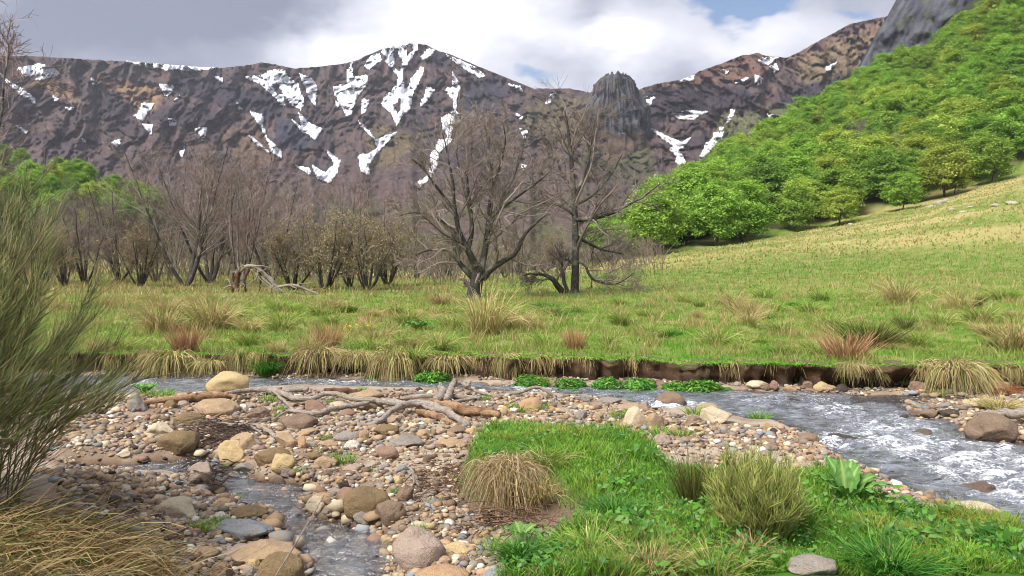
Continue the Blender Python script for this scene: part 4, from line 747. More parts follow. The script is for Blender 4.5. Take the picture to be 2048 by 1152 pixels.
# far meadow
def meadow(n, D0, D1, hlo, hhi, wd, K, dryk):
    D = np.sqrt(rg.uniform(D0 ** 2, D1 ** 2, n)); x = rg.uniform(-.78, .78, n) * D; keep = D > bank_y(x) + .0; x, D = x[keep], D[keep]; n = len(x)
    uu = 1024 + F * x / D; n1 = .6 * fbm2(x * .9, D * .9, 3, 51) + .7 * fbm2(x * 2.1, D * 1.6, 2, 53); n2 = fbm2(x * .25, D * .25, 2, 52)
    crest = np.interp(uu, PU, _pk[:, 1, 0]); keep = D < crest + 3; 
    dry = np.clip(dryk + 1.0 * n1 + .35 * n2 + .22 * rg.normal(size=n) - .5 * sstep(1150, 1500, uu) * sstep(30, 16, D) * (n1 < .25) + .45 * sstep(700, 250, uu) * sstep(14, 26, D), 0, 1)
    bright_ = sstep(.1, .45, fbm2(x * .35, D * .35, 3, 55)); g = lc(MG1, lin((112, 178, 54), .85), bright_)
    C = lc(g, ST2, np.clip(dry * 1.25 - .2, 0, 1)); C = lc(C, ST1, (rg.rand(n) < .35 * dry)); C = C * rg.uniform(.72, 1.2, (n, 1))
    band = sstep(38, 50, D) * (uu > 1000) * sstep(62, 52, D); C = lc(C, lin((104, 150, 48), .8), band * .75)
    return blade_field(x[keep], D[keep], (rg.uniform(hlo, hhi, n) * (1 + .9 * dry) * np.clip(1 + .8 * n1, .4, 2))[keep], wd, C[keep], .55, K, 1.15, prof)
parts = [meadow(58000, 10.5, 17, .05, .13, .014, 3, .12), meadow(55000, 16.5, 30, .07, .15, .022, 3, .18), meadow(42000, 30, 60, .08, .18, .045, 2, .36), meadow(56000, 60, 165, .09, .20, .17, 2, .55)]
V, Fs, Cc = merge(parts); struct(add_obj('meadow_grass', mesh_np('meadow_grass', V, Fs, Cc), M_GRASS), 'stuff', 'mixed green and straw coloured grass of the meadow')
# turf fringe hanging over the bank
n = 22000; x = rg.uniform(-9, 9.5, n); y = bank_y(x) + rg.uniform(-.03, .10, n); z = prof(x, bank_y(x) + .35) + .0; nn = fbm2(x * 1.5, x * 0, 3, 61); gate = fbm2(x * .9, x * 0, 3, 63) + .35 * rg.normal(size=n) > -.12; x, y, z, nn = x[gate], y[gate], z[gate], nn[gate]; n = len(x); dry = np.clip(.20 + 1.0 * nn - .3 * ((x > 1.2) & (x < 4.6)), 0, 1) > rg.rand(n)
C = np.where(dry[:, None], lc(ST2, ST1, rg.rand(n)), lc(GR1, GR2, rg.rand(n))); L_ = np.where(dry, rg.uniform(.08, .26, n), rg.uniform(.05, .16, n)) * np.clip(.8 + nn, .4, 1.4)
P = arcs(np.stack([x, y, z], -1), -math.pi / 2 + rg.normal(size=n) * .7, L_, rg.uniform(.3, .6, n), rg.uniform(.15, .6, n), np.where(dry, rg.uniform(.9, 1.5, n), .5), 4, rg, .02)
V, Q, Cc = ribbons(P, np.full((n, 1), .012) * np.linspace(1, .2, 4)[None], C, rg); struct(add_obj('bank_fringe_grass', mesh_np('bank_fringe_grass', V, Q, Cc), M_DRY), 'stuff', 'grass blades hanging over the eroded bank')

# tussocks: build a few kinds, then copy
def tussock_mesh(seed, n, pal, K, r, up, droop, L0, L1, wd, flat=.5, spread=.9):
    rr = np.random.RandomState(seed); a = rr.uniform(0, 6.283, n); b_ = r * np.sqrt(rr.rand(n)) ; base = np.stack([np.cos(a) * b_, np.sin(a) * b_, np.maximum(0, (r - b_) * flat) - .02], -1)
    P = arcs(base, a + rr.normal(size=n) * .5, rr.uniform(L0, L1, n), rr.uniform(.15, spread, n) * (.4 + .6 * b_ / r), up, rr.uniform(droop * .5, droop * 1.3, n), K, rr, .025)
    c = np.array(pal)[rr.randint(len(pal), size=n)] * rr.uniform(.7, 1.2, (n, 1)); C = np.stack([c * (.8 + .35 * k / (K - 1)) for k in range(K)], 1)
    V, Q, Cc = ribbons(P, wd * np.linspace(1, .2, K)[None], C, rr); return mesh_np('grass_tussock', V, Q, Cc)
RUST = [lin((190, 150, 108), .88), lin((172, 130, 94), .88), lin((208, 174, 126), .88)]; STRAW = [ST1, ST1, ST2, lin((206, 184, 128), .85), MG2]; MIX = [ST1, MG1, MG1, MG2, GR2]; GRN = [lin((74, 146, 46), .85), lin((58, 124, 42), .85), lin((104, 172, 60), .85)]; OLI = [lin((104, 116, 50), .8), lin((84, 92, 44), .8), lin((136, 132, 66), .8)]
TK = {'straw': (STRAW, 'straw coloured'), 'mixed': (MIX, 'green and straw'), 'rusty': (RUST, 'rusty brown'), 'green': (GRN, 'deep green'), 'olive': (OLI, 'olive')}
TM = {}
for k_, (pal, _) in TK.items():
    TM[k_] = [tussock_mesh(70 + i + len(k_), 300 if k_ != 'green' else 520, pal, 4, .16, 1.15 if k_ in ('straw', 'mixed') else 1.15, .8 if k_ in ('straw', 'mixed') else (.75 if k_ == 'green' else .15),   .34, .66, .012, .7, .8 if k_ != 'rusty' else .55) for i in range(2)]
def hang_mesh(seed, n=420, K=6):
    rr = np.random.RandomState(seed); a = rr.uniform(0, 6.283, n); a = np.where(rr.rand(n) < .62, -math.pi / 2 + rr.normal(size=n) * .75, a); b_ = .2 * np.sqrt(rr.rand(n)); base = np.stack([np.cos(a) * b_ * 1.3, np.sin(a) * b_, (.2 - b_) * .4], -1)
    P = arcs(base, a + rr.normal(size=n) * .35, rr.uniform(.22, .5, n), rr.uniform(.2, .55, n), rr.uniform(.25, .8, n), rr.uniform(.7, 1.45, n), K, rr, .02)
    c = np.array([ST1, ST1, ST2, lin((214, 196, 150), .88), MG2])[rr.randint(5, size=n)] * rr.uniform(.65, 1.15, (n, 1)); V, Q, Cc = ribbons(P, .012 * np.linspace(1, .25, K)[None], c, rr); return mesh_np('grass_tussock', V, Q, Cc)
TM['hang'] = [hang_mesh(201), hang_mesh(202)]; TK['hang'] = (None, 'drooping straw')
def mound_mesh(seed, n=900):
    rr = np.random.RandomState(seed); d = nrmz(rr.normal(size=(n, 3))); d[:, 2] = np.abs(d[:, 2]); rad_ = .30 * (1 + .3 * fbm(d * 1.7 + seed, 2)); P = d * rad_[:, None] * np.array([1.1, 1, .95]) * rr.uniform(.8, 1.02, (n, 1)); nn_ = nrmz(d + rr.normal(size=(n, 3)) * .5 + np.array([0, 0, .3])); t1 = nrmz(np.cross(nn_, rr.normal(size=(n, 3)))); t2 = np.cross(nn_, t1); s = rr.uniform(.02, .05, n)[:, None]
    V = np.stack([P - t1 * s, P + t2 * s * .4 + nn_ * s * .2, P + t1 * s * 1.3 + nn_ * s * .6, P - t2 * s * .4 + nn_ * s * .2], 1).reshape(-1, 3); C = np.repeat(np.array(GRN + [GR2])[rr.randint(4, size=n)] * rr.uniform(.7, 1.2, (n, 1)), 4, 0); g2 = arcs(P[:160] * .6, rr.uniform(0, 6.28, 160), rr.uniform(.15, .3, 160), .5, 1.0, .5, 3, rr)
    V2, F2, C2 = ribbons(g2, .010 * np.linspace(1, .2, 3)[None], np.array(GRN)[rr.randint(3, size=160)], rr); Vm, Fm, Cm_ = merge([(V, np.arange(4 * n).reshape(-1, 4), C), (V2, F2, C2)]); return mesh_np('grass_tussock', Vm, Fm, Cm_)
TM['mound'] = [mound_mesh(211), mound_mesh(212)]; TK['mound'] = (None, 'rounded deep green')
# base position (u, v), width in photo pixels, kind, height factor
TUS = '''322 668 100 straw 1;425 662 110 straw 1;372 708 80 rusty 1;470 640 60 mixed 1;560 660 70 mixed .9;610 716 70 straw 1.1;655 700 70 rusty 1;715 728 90 hang 0.55;640 742 110 hang 0.7;285 740 70 hang 1.0;345 742 110 hang 1.0;250 705 70 mixed 1;415 722 70 hang 0.55;470 735 60 hang 1.25;660 650 60 mixed .9;790 735 90 hang 1.25;895 745 90 hang 0.55;950 752 60 hang 1.25;880 700 80 mixed .9;970 668 120 straw 1.1;1015 655 60 straw 1;905 660 70 mixed .9;1040 650 70 straw .7;1150 700 60 rusty 1;1090 690 60 mixed .9;1240 648 60 mixed 1;1215 690 60 mixed .9;1010 632 60 mixed .8;1110 628 50 mixed .8;1300 672 60 mixed .9;1395 636 36 straw .9;1490 636 70 straw .9;1430 690 90 mixed .8;1530 600 60 mixed 1;1565 672 80 mixed .9;1620 625 60 mixed .8;1690 716 130 rusty .5;1735 694 130 olive .55;1800 605 90 straw .8;1640 600 60 mixed .8;1760 735 70 hang 0.7;1830 690 80 mixed .8;1880 650 70 mixed .8;1920 728 180 hang 0.7;1985 735 120 hang 1.0;2030 700 110 straw .8;1960 640 80 mixed .8;2010 600 70 mixed .8;1860 730 80 hang 0.7;535 748 66 green 1.25;745 756 34 mound 0.85;866 758 66 mound 0.68;928 752 46 hang 0.7;1060 768 66 mound 0.77;1085 770 46 mixed .9;1140 772 72 mound 0.68;1215 774 66 mound 0.81;1280 776 72 mound 0.85;1350 778 72 mound 0.77;1405 780 86 mound 0.77;1450 778 48 mound 0.51;1872 790 36 mixed .9;1700 740 60 hang 0.7;1240 610 50 mixed .8;1370 605 50 mixed .8;700 625 60 mixed .8;560 620 60 mixed .8;800 690 70 mixed .8;830 715 70 mixed .8;500 690 70 mixed .9;225 730 60 hang 1.0;385 730 90 hang 1.0;675 730 75 hang 0.55;835 730 60 hang 0.55;1010 730 75 hang 1.25;1950 730 75 hang 1.25;2030 730 75 hang 1.25;822 698 53 olive 0.6;1072 660 52 straw 0.85;1149 625 53 mixed 0.7;1889 612 36 straw 0.85;1507 640 68 straw 0.85;1660 650 77 mixed 0.6;361 660 74 mixed 0.85;790 625 61 mixed 0.7;1524 684 54 mixed 0.5;1944 612 48 olive 0.7;1792 698 49 straw 0.5;903 625 63 mixed 0.5;312 650 39 olive 0.7;1730 708 35 mixed 0.7;816 650 75 mixed 0.85;1989 698 38 olive 0.7;1490 632 52 mixed 0.6;737 660 44 straw 0.7;1398 612 36 mixed 0.85;572 650 57 green 0.4;819 698 62 straw 0.6;1093 632 37 straw 0.5;338 625 77 straw 0.6;1467 612 65 straw 0.6;883 612 67 straw 0.7;1809 660 46 olive 0.85;638 632 60 mixed 0.85;300 632 62 mixed 0.6;1550 660 47 green 0.4;1246 632 36 straw 0.7;743 632 47 straw 0.6;1079 640 54 mixed 0.5;869 698 70 straw 0.85;1562 708 79 green 0.4;1750 612 58 mixed 0.5;1105 632 70 green 0.4;563 650 76 mixed 0.85;1862 708 60 mixed 0.6;1565 708 51 green 0.4;918 660 38 mixed 0.7;1510 708 36 mixed 0.85;1493 625 51 green 0.4;1591 612 44 green 0.4;1633 708 70 mixed 0.85;1753 660 47 mixed 0.5;657 625 73 straw 0.7;462 660 58 green 0.4;2022 632 37 straw 0.6;556 708 55 straw 0.85;1303 672 39 straw 0.5;1649 698 65 straw 0.7;1470 625 57 straw 0.5;1797 684 53 straw 0.7;1919 618 68 straw 0.85;1005 632 53 green 0.4;1020 632 65 green 0.4;1977 660 38 straw 0.5;1496 650 61 straw 0.85;1981 672 74 straw 0.6;1529 640 64 green 0.4;1090 618 69 green 0.4;567 650 44 green 0.4;586 625 65 mixed 0.7;754 684 79 straw 0.6;236 708 41 mixed 0.5;1221 698 67 mixed 0.5;1291 632 52 mixed 0.7;694 625 74 green 0.4;228 708 73 straw 0.7;1339 672 70 green 0.4;850 684 62 green 0.4;1480 698 59 mixed 0.6;740 698 76 mixed 0.7;497 660 72 straw 0.6;1608 698 52 mixed 0.7;629 698 56 green 0.4;1607 698 38 straw 0.85;1547 625 75 mixed 0.7;894 625 35 mixed 0.5;1298 618 56 green 0.4'''
rows_ = [r.split() for r in TUS.split(';')]; tp = hit([float(r[0]) for r in rows_], [float(r[1]) for r in rows_])
for r, P in zip(rows_, tp):
    if r[3] == 'hang' or (r[3] in ('straw', 'mixed') and float(r[1]) > 712 and r[0] not in ('1085', '1872')):     # roots sit on the lip of the bank
        x = col_x(float(r[0]), 11.5); y = float(bank_y(x)); x = col_x(float(r[0]), y); y = float(bank_y(x)) + .07; P[:] = (x, y, float(prof(np.array([x]), np.array([y + .3]))[0])); P[:] += (0, rg.uniform(-.10, .16), rg.uniform(-.13, .02))
def mzone(u, v):
    return (('back' if v < 640 else 'middle') + ' of meadow' if v <= 712 else 'on the bank edge') + (' at far left' if u < 400 else ' near fallen trunk' if u < 640 else ' by soil patch' if u < 860 else ' below forked tree' if u < 1080 else ' below leaning tree' if u < 1300 else ' right of leaning tree' if u < 1560 else ' by rusty reeds' if u < 1800 else ' at right')
def mzone_old(u, v):
    b = 'along the bank edge' if v > 712 else ('in the middle of the meadow' if v > 655 else 'at the back of the meadow')
    return b + (' at the left' if u < 480 else ' left of the bare tree' if u < 850 else ' below the bare tree' if u < 1200 else ' right of the bare tree' if u < 1560 else ' at the right')
for i, (r, P) in enumerate(zip(rows_, tp)):
    u_, v_, wpx, kd, hf = float(r[0]), float(r[1]), float(r[2]), r[3], float(r[4]); s = wpx / F * P[1] / .66 * (rg.uniform(.6, 1.3) if kd in ('hang', 'mound') else 1)
    o = add_obj('grass_tussock', TM[kd][i % 2], M_DRY if kd not in ('green', 'olive', 'mound') else M_GRASS, None, P - np.array([0, 0, .02]), rg.uniform(0, 6.28) if kd != 'hang' else rg.uniform(-.5, .5), (s, s, s * hf * (1.15 if kd == 'hang' else 1.1 if kd == 'straw' else .85)))
    tag(o, f"{TK[kd][1]} grass tussock {mzone(u_, v_) if kd != 'mound' else 'at the water line under the far bank'}", 'grass tussock', 'tussocks of the meadow and far bank')
# the large tussock on the near bank
P0 = hit(1020, 985)[0]; P0 = at_z(1025, 935, .30); K = 7; n = 1500; rr = np.random.RandomState(3); a = rr.uniform(0, 6.283, n); b_ = .20 * np.sqrt(rr.rand(n)); a = np.where(rr.rand(n) < .6, -math.pi / 2 + rr.normal(size=n) * .8, a)
base = np.stack([np.cos(a) * b_ * 1.25, np.sin(a) * b_, (.2 - b_) * .45], -1); Lh = rr.uniform(.2, .52, n) * (1 + .25 * np.sin(a * 3)); Pt = arcs(base + rr.normal(size=(n, 3)) * np.array([.03, .03, .01]), a + rr.normal(size=n) * .6, Lh, rr.uniform(.15, .6, n), rr.uniform(.15, .8, n), rr.uniform(.8, 1.6, n), K, rr, .03)
c = np.array([ST1, ST1, ST2, lin((226, 210, 172), .92), lin((190, 168, 124), .88)])[rr.randint(5, size=n)] * rr.uniform(.65, 1.15, (n, 1)); V, Q, Cc = ribbons(Pt, .0075 * np.linspace(1, .25, K)[None], c, rr)
tag(add_obj('grass_tussock', mesh_np('grass_tussock', V, Q, Cc), M_DRY, None, P0, 0, .84), 'large drooping straw tussock hanging over the near turf edge', 'grass tussock')
for (u_, v_, wpx, kd, hf, lab) in ((1080, 1000, 110, 'straw', .8, 'smaller straw tussock hanging at the right side of the large front tussock'), (1090, 930, 120, 'mixed', .5, 'yellowish grass mat on top of the large front tussock'), (1180, 1110, 130, 'mixed', .8, 'straw and green grass clump at the bottom below the front tussock'), (1300, 1150, 140, 'straw', .8, 'bleached long grass clump at the bottom left of the near broom'),
        (1430, 1160, 150, 'mixed', .8, 'tangled grass clump at the bottom edge beneath the near broom'), (1230, 1040, 130, 'green', .55, 'lush green grass clump right of the front tussock'), (1385, 1010, 90, 'olive', 1.2, 'dark thin rush clump just left of the near broom'), (1500, 1115, 120, 'straw', .6, 'dry straw collar at the foot of the near broom'), (1780, 1150, 200, 'green', .55, 'leafy green clump at the bottom right of the near bank'),
        (1040, 1120, 130, 'green', .5, 'green grass tuft beside the big pinkish boulder'), (2000, 820, 100, 'straw', .45, 'dry grass lying on the root log at the right edge')):
    P = hit(u_, v_)[0]; s = wpx / F * P[1] / .66; tag(add_obj('grass_tussock', TM[kd][1], M_DRY if kd in ('straw', 'mixed') else M_GRASS, None, P, rg.uniform(0, 6), (s, s, s * hf)), lab, 'grass tussock')
# small green tufts among the stones
tuft = [tussock_mesh(300 + i, 90, GRN[:1] + [GR2, GR2, MG1], 3, .05, 1.0, .3, .06, .13, .007, .3, .8) for i in range(3)]
TUF = '300 793 70;330 793 50;420 785 26;535 803 44;560 822 30;448 935 16;552 832 24;662 806 26;725 782 26;1045 822 70;1085 820 36;970 800 30;1390 828 60;1520 838 56;1320 870 60;1370 875 60;690 925 60;600 945 34;650 880 26;548 1118 30;690 1000 24;840 1060 40;980 1100 70;1240 835 50;640 905 20;470 1000 34;400 1060 60;440 1050 50;520 1020 26;790 985 26;740 940 20;1650 962 70;610 870 20;870 1005 30'
rows_ = [[float(x) for x in r.split()] for r in TUF.split(';')]; tp = hit([r[0] for r in rows_], [r[1] for r in rows_])
for i, (r, P) in enumerate(zip(rows_, tp)):
    s = r[2] / F * P[1] / .2; tag(add_obj('grass_tuft', tuft[i % 3], M_GRASS, None, P, rg.uniform(0, 6), (s, s, min(s, 1.3))), f"{'small' if r[2] < 40 else 'broad'} green grass tuft {zone(r[0], r[1])}", 'grass tuft', 'green tufts among the stones')

# broad-leaved plants
def leaf_geo(L, Wd, bend, ruffle, seed, nx=7, ny=12):
    rr = np.random.RandomState(seed); t = np.linspace(0, 1, ny)[:, None]; s = np.linspace(-1, 1, nx)[None]
    wid = Wd * np.sin(np.pi * np.clip(t ** .8 * .97 + .02, 0, 1)) ** .8 * (1 - .25 * t); ang = bend * t; 
    yy = L * np.cumsum(np.cos(bend * np.linspace(0, 1, ny)))[:, None] / ny; zz = -L * np.cumsum(np.sin(bend * np.linspace(0, 1, ny) - bend * .45))[:, None] / ny
    X = s * wid; Z = zz + .28 * wid * s ** 2 + ruffle * 1.6 * Wd * np.sin(t * 21 + seed + s * 2) * np.abs(s) ** 2 - .05 * Wd * np.cos(s * 0) * 0; Yy = yy + 0 * s
    V = np.stack([X, Yy + 0 * X, Z], -1).reshape(-1, 3); ii = (np.arange(ny - 1)[:, None] * nx + np.arange(nx - 1)[None]).ravel(); Q = np.stack([ii, ii + 1, ii + nx + 1, ii + nx], -1)
    rib = np.broadcast_to((np.abs(s) < .2), (ny, nx)).ravel(); vein = np.broadcast_to(np.sin(t * 40 + np.abs(s) * 6) > .55, (ny, nx)).ravel(); g = lc(lin((92, 144, 64), .88), lin((124, 172, 90), .88), vein * .6); g = np.where(rib[:, None], lin((160, 196, 112), .85), g)
    return V, Q, g
def herb(name, label, P, leaves, k=1.0, cat='plant', group=None):
    root = bpy.data.objects.new(name, None); COL.objects.link(root); root.location = tuple(P); tag(root, label, cat, group)
    for i, (L, Wd, bend, rz, tilt) in enumerate(leaves):
        V, Q, C = leaf_geo(L * k, Wd * k, bend, .10, i + 3); o = add_obj('leaf', mesh_np('leaf', V, Q, C, True), M_DOCK, root, (0.02 * math.cos(rz + 1.57), .02 * math.sin(rz + 1.57), .01)); o.rotation_euler = (tilt, 0, rz)
    return root
herb('dock_plant', 'large leafed dock plant in the turf right of the near broom', at_z(1692, 1000, .31), [(.25, .055, .7, .35, 1.0), (.26, .06, .8, -.55, .75), (.25, .055, .9, -1.25, .5), (.24, .055, .8, -1.9, .45), (.22, .05, .8, 1.2, .65), (.20, .05, .9, 2.3, .55), (.19, .045, .9, -2.7, .5), (.21, .05, .6, -.1, 1.2), (.18, .045, .7, .9, 1.0), (.2, .05, .7, -.95, 1.0)], 1.2)
herb('dock_plant', 'low broad leaf plant at the foot of the front tussock', at_z(1042, 1075, .12), [(.12, .045, .7, a_, .5) for a_ in (0.3, 1.6, 2.8, 4.1, 5.3)])
herb('dock_plant', 'dark leafy plant beside the pale boulder at the bottom right', at_z(1760, 1140, .32), [(.17, .03, .9, a_ * 1.05, .5 + .1 * (a_ % 3)) for a_ in range(12)])
herb('dock_plant', 'second dark leafy plant at the bottom right corner of the turf', at_z(1905, 1130, .30), [(.13, .025, .9, a_ * .9, .5 + .1 * (a_ % 3)) for a_ in range(9)])
herb('dock_plant', 'leafy dock plant in the meadow beside the bare soil patch', hit(835, 662)[0], [(.40, .13, .9, a_ * .8, .45 + .1 * (a_ % 3)) for a_ in range(8)])
herb('dock_plant', 'bright leafy herb by the river beside the grey left stone', hit(290, 788)[0], [(.22, .08, .8, a_ * .8, .6) for a_ in range(8)])
mg = hit(700, 672)[0]; root = bpy.data.objects.new('marsh_marigold', None); COL.objects.link(root); root.location = tuple(mg); tag(root, 'tiny yellow flowers in the meadow left of the soil patch', 'flower')
V0, F0 = ICO[1]; fm_ = mesh_np('flower_head', V0 * np.array([.035, .035, .02]), F0, np.tile(lin((245, 200, 30)), (12, 1)))
for dx, dy, dz in ((0, 0, .2), (.12, .1, .22), (-.1, .05, .17), (.05, -.15, .19), (.35, .1, .2)): add_obj('flower_head', fm_, M_GRASS, root, (dx, dy, dz))

# broom shrubs: many thin whippy green stems
def broom(name, label, P, n_main, n_whip, base_r, height, lean, spread, rad, pal, seed, K=5, tipdir=None, wl=(.3, .6), brk=3.0):
    rr = np.random.RandomState(seed); n = n_main; a = rr.uniform(0, 6.283, n); b_ = np.sqrt(rr.rand(n)); base = np.stack([np.cos(a) * b_ * base_r[0], np.sin(a) * b_ * base_r[1], np.zeros(n)], -1)
    hx = height * rr.uniform(.32, 1.0, n); top = base * spread + np.stack([lean[0] * height * (.2 + 1.5 * (1 - hx / height)) * rr.uniform(.6, 1.3, n), lean[1] * hx * rr.uniform(-.5, 1.2, n), hx], -1)
    top[:, 2] *= 1 - .3 * np.clip(np.hypot(base[:, 0] / base_r[0], base[:, 1] / base_r[1]) - .4, 0, 1)
    t = np.linspace(0, 1, 8)[None, :, None]; Pm = base[:, None] + (top - base)[:, None] * t; Pm[..., 2] += .10 * height * np.sin(t[..., 0] * math.pi); Pm += rr.normal(size=Pm.shape) * .012 * height * t
    Rm = rad * brk * np.linspace(1, .35, 8)[None] * np.ones((n, 1)); root = bpy.data.objects.new(name, None); COL.objects.link(root); root.location = tuple(P); tag(root, label, 'shrub')
    V, Fs, C = tubes(Pm, Rm, 4, np.array(pal)[rr.randint(len(pal), size=n)] * .85); add_obj('branches', mesh_np('branches', V, Fs, C, True), M_STEM, root)
    par = rr.randint(n, size=n_whip); s = .12 + .88 * rr.rand(n_whip) ** .75; f_ = s * 7; i = np.minimum(f_.astype(int), 6); q = (f_ - i)[:, None]; st = Pm[par, i] * (1 - q) + Pm[par, i + 1] * q; dr_ = nrmz(top[par] - base[par])
    d = nrmz(dr_ * 1.0 + rr.normal(size=(n_whip, 3)) * (.30 if n_main > 200 else .48) + np.array(tipdir if tipdir is not None else (0, 0, .25))); Lw = rr.uniform(*wl, n_whip) * (1 - .35 * s); tk = np.linspace(0, 1, K)[None, :, None]
    bend = rr.normal(size=(n_whip, 3)) * .10 + np.array([0, 0, .12]); Pw = st[:, None] + Lw[:, None, None] * (d[:, None] * tk + bend[:, None] * tk * tk); Rw = rad * np.linspace(1, .4, K)[None] * rr.uniform(.7, 1.3, (n_whip, 1))
    c = np.array(pal)[rr.randint(len(pal), size=n_whip)] * rr.uniform(.7, 1.25, (n_whip, 1)); c = c[:, None] * np.linspace(.72, 1.3, K)[None, :, None]; V, Fs, C = tubes(Pw, Rw, 3, c); add_obj('stems', mesh_np('stems', V, Fs, C, True), M_STEM, root); return root
BRP = [lin((106, 126, 70), .88), lin((88, 110, 64), .88), lin((134, 148, 88), .9), lin((168, 168, 114), .9), lin((124, 112, 80), .88)]
lb = np.array([-3.48, 3.95, gz(-2.5, 3.7) - .1])
broom('broom_shrub', 'big wind-swept broom bush filling the left edge', lb, 230, 14500, (.80, .6), 2.2, (.26, .0), 1.15, .0020, BRP, 21, 3, (.35, 0, .05), (.12, .34), 2.2)
broom('broom_shrub', 'small upright olive broom bush on the near turf', at_z(1510, 1085, .30), 150, 5600, (.14, .13), .47, (.0, 0), 1.8, .0019, [lin((160, 174, 88), .95), lin((188, 196, 112), .95), lin((126, 142, 72), .9), lin((150, 146, 90), .9)], 22, 4, (0, 0, .35), (.06, .15), 1.6)
# matted dry grass under the big broom
n = 8000; rr = np.random.RandomState(9); P = np.stack([rr.uniform(-2.75, -1.0, n), rr.uniform(2.5, 3.9, n), np.zeros(n)], -1); kp = (P[:, 0] + .35 * (P[:, 1] - 3.3) < -1.62 + .15 * rr.normal(size=n)); P = P[kp]; n = len(P); P[:, 2] = ground_z(P[:, 0], P[:, 1]) + rr.uniform(0, .12, n) * sstep(-1.55, -2.1, P[:, 0])
Q4 = arcs(P, rr.normal(size=n) * 1.5 - .3, rr.uniform(.10, .38, n), .95, rr.uniform(-.1, .9, n), rr.uniform(.1, .9, n), 5, rr, .06); c = np.array([ST1 * .85, ST2 * .8, OLI[0], lin((150, 118, 82), .85), lin((188, 154, 108), .88), lin((118, 96, 66), .8)])[rr.randint(6, size=n)] * rr.uniform(.6, 1.15, (n, 1))
V, Q, Cc = ribbons(Q4, .006 * np.linspace(1, .3, 5)[None], c, rr); struct(add_obj('dry_grass_mat', mesh_np('dry_grass_mat', V, Q, Cc), M_DRY), 'stuff', 'matted dry brown grass under the big broom bush')
# ---------------------------------------------------------------- trees
def child_level(P, R, rr, per, lenf, ang, up, wig, K, t0=.25, rk=.55, rmin=.004, Lmax=None):
    n, k0, _ = P.shape; Lp = np.linalg.norm(np.diff(P, axis=1), axis=2).sum(1); cnt = rr.poisson(per, n) if per < 30 else np.full(n, per); par = np.repeat(np.arange(n), cnt); m = len(par)
    s = t0 + (1 - t0) * rr.rand(m); f_ = s * (k0 - 1); i = np.minimum(f_.astype(int), k0 - 2); q = (f_ - i); st = P[par, i] * (1 - q)[:, None] + P[par, i + 1] * q[:, None]; r = R[par, i] * (1 - q) + R[par, i + 1] * q
    T = nrmz(P[par, i + 1] - P[par, i]); v = rr.normal(size=(m, 3)); side = nrmz(v - (v * T).sum(1)[:, None] * T); an = rr.uniform(*ang, m)[:, None]
    d = nrmz(T * np.cos(an) + side * np.sin(an) + np.array([0, 0, up])); L = Lp[par] * rr.uniform(*lenf, m) * (1.15 - .65 * s)
    if Lmax: L = np.minimum(L, Lmax * rr.uniform(.6, 1, m))
    step = (L / (K - 1))[:, None]; Q = [st]; dd = d
    for _ in range(K - 1):
        Q.append(Q[-1] + dd * step); dd = nrmz(dd + rr.normal(size=(m, 3)) * wig + np.array([0, 0, up * .25]))
    Q = np.stack(Q, 1); r0_ = np.maximum(r * rk, rmin); Rr = r0_[:, None] * np.linspace(1, .35, K)[None]; return Q, np.maximum(Rr, rmin * .7)
def limbs_from(lst, D, K, depth_rr, base):
    Ps, Rs = [], []
    for pts, rpx, dy in lst:
        pts = np.array(pts, float); s = np.linspace(0, 1, len(pts)); P = np.stack([at_D(pts[i, 0], pts[i, 1], D + dy * s[i]) for i in range(len(pts))]); Ps.append(smooth(P, K) - base); Rs.append(np.interp(np.linspace(0, 1, K), np.linspace(0, 1, len(rpx)), rpx) / F * D)
    return np.stack(Ps), np.stack(Rs)
TW1, TW2, TW3 = lin((138, 124, 118), .9), lin((160, 144, 134), .9), lin((132, 122, 112), .9)
def bare_tree(name, label, base, P0, R0, seed, levels, mat=M_BARK, twc=(TW1, TW2, TW3), group=None, buds=None, n_trunk=1):
    rr = np.random.RandomState(seed); root = bpy.data.objects.new(name, None); COL.objects.link(root); root.location = tuple(base)
    P0 = P0 + np.cumsum(rr.normal(size=P0.shape) * .02, 1) * np.linspace(0, 1, P0.shape[1])[None, :, None]; n0 = n_trunk
    V, Fs, _ = tubes(P0[:n0], R0[:n0], 9); add_obj('trunk', mesh_np('trunk', V, Fs, None, True), mat, root)
    if len(P0) > n0: V, Fs, _ = tubes(P0[n0:], R0[n0:], 7); add_obj('limbs', mesh_np('limbs', V, Fs, None, True), mat, root)
    lv = [(P0, R0)]; out_ = []; 
    for li, kw in enumerate(levels):
        src = lv[-1] if li else lv[0]; Pn, Rn = child_level(src[0], src[1], rr, **kw); lv.append((Pn, Rn)); last = li >= 1
        c = np.array(twc)[rr.randint(len(twc), size=len(Pn))] * rr.uniform(.6, 1.3, (len(Pn), 1))
        out_.append(tubes(Pn, Rn, 5 if li == 0 else 3, c) if not li == len(levels) - 1 else ribbons(Pn, Rn * 2.2, c, rr))
    V, Fs, C = merge(out_); add_obj('crown', mesh_np('crown', V, Fs, C, True), M_TWIG, root)
    if buds is not None:
        tips = lv[-1][0].reshape(-1, 3); tips = tips[rr.randint(len(tips), size=buds[0])] + rr.normal(size=(buds[0], 3)) * .04; n = len(tips); d = rr.normal(size=(n, 2, 3)) * buds[2]
        V = np.stack([tips, tips + d[:, 0], tips + d[:, 1]], 1).reshape(-1, 3); c = np.repeat(np.array(buds[1])[rr.randint(len(buds[1]), size=n)] * rr.uniform(.7, 1.2, (n, 1)), 3, 0)
        add_obj('buds', mesh_np('buds', V, np.arange(3 * n).reshape(-1, 3), c), M_LEAF, root)
    if label: tag(root, label, 'tree', group)
    return root
def ground_at(u, D): x = col_x(u, D); return np.array([x, D, gz(x, D) - .03])
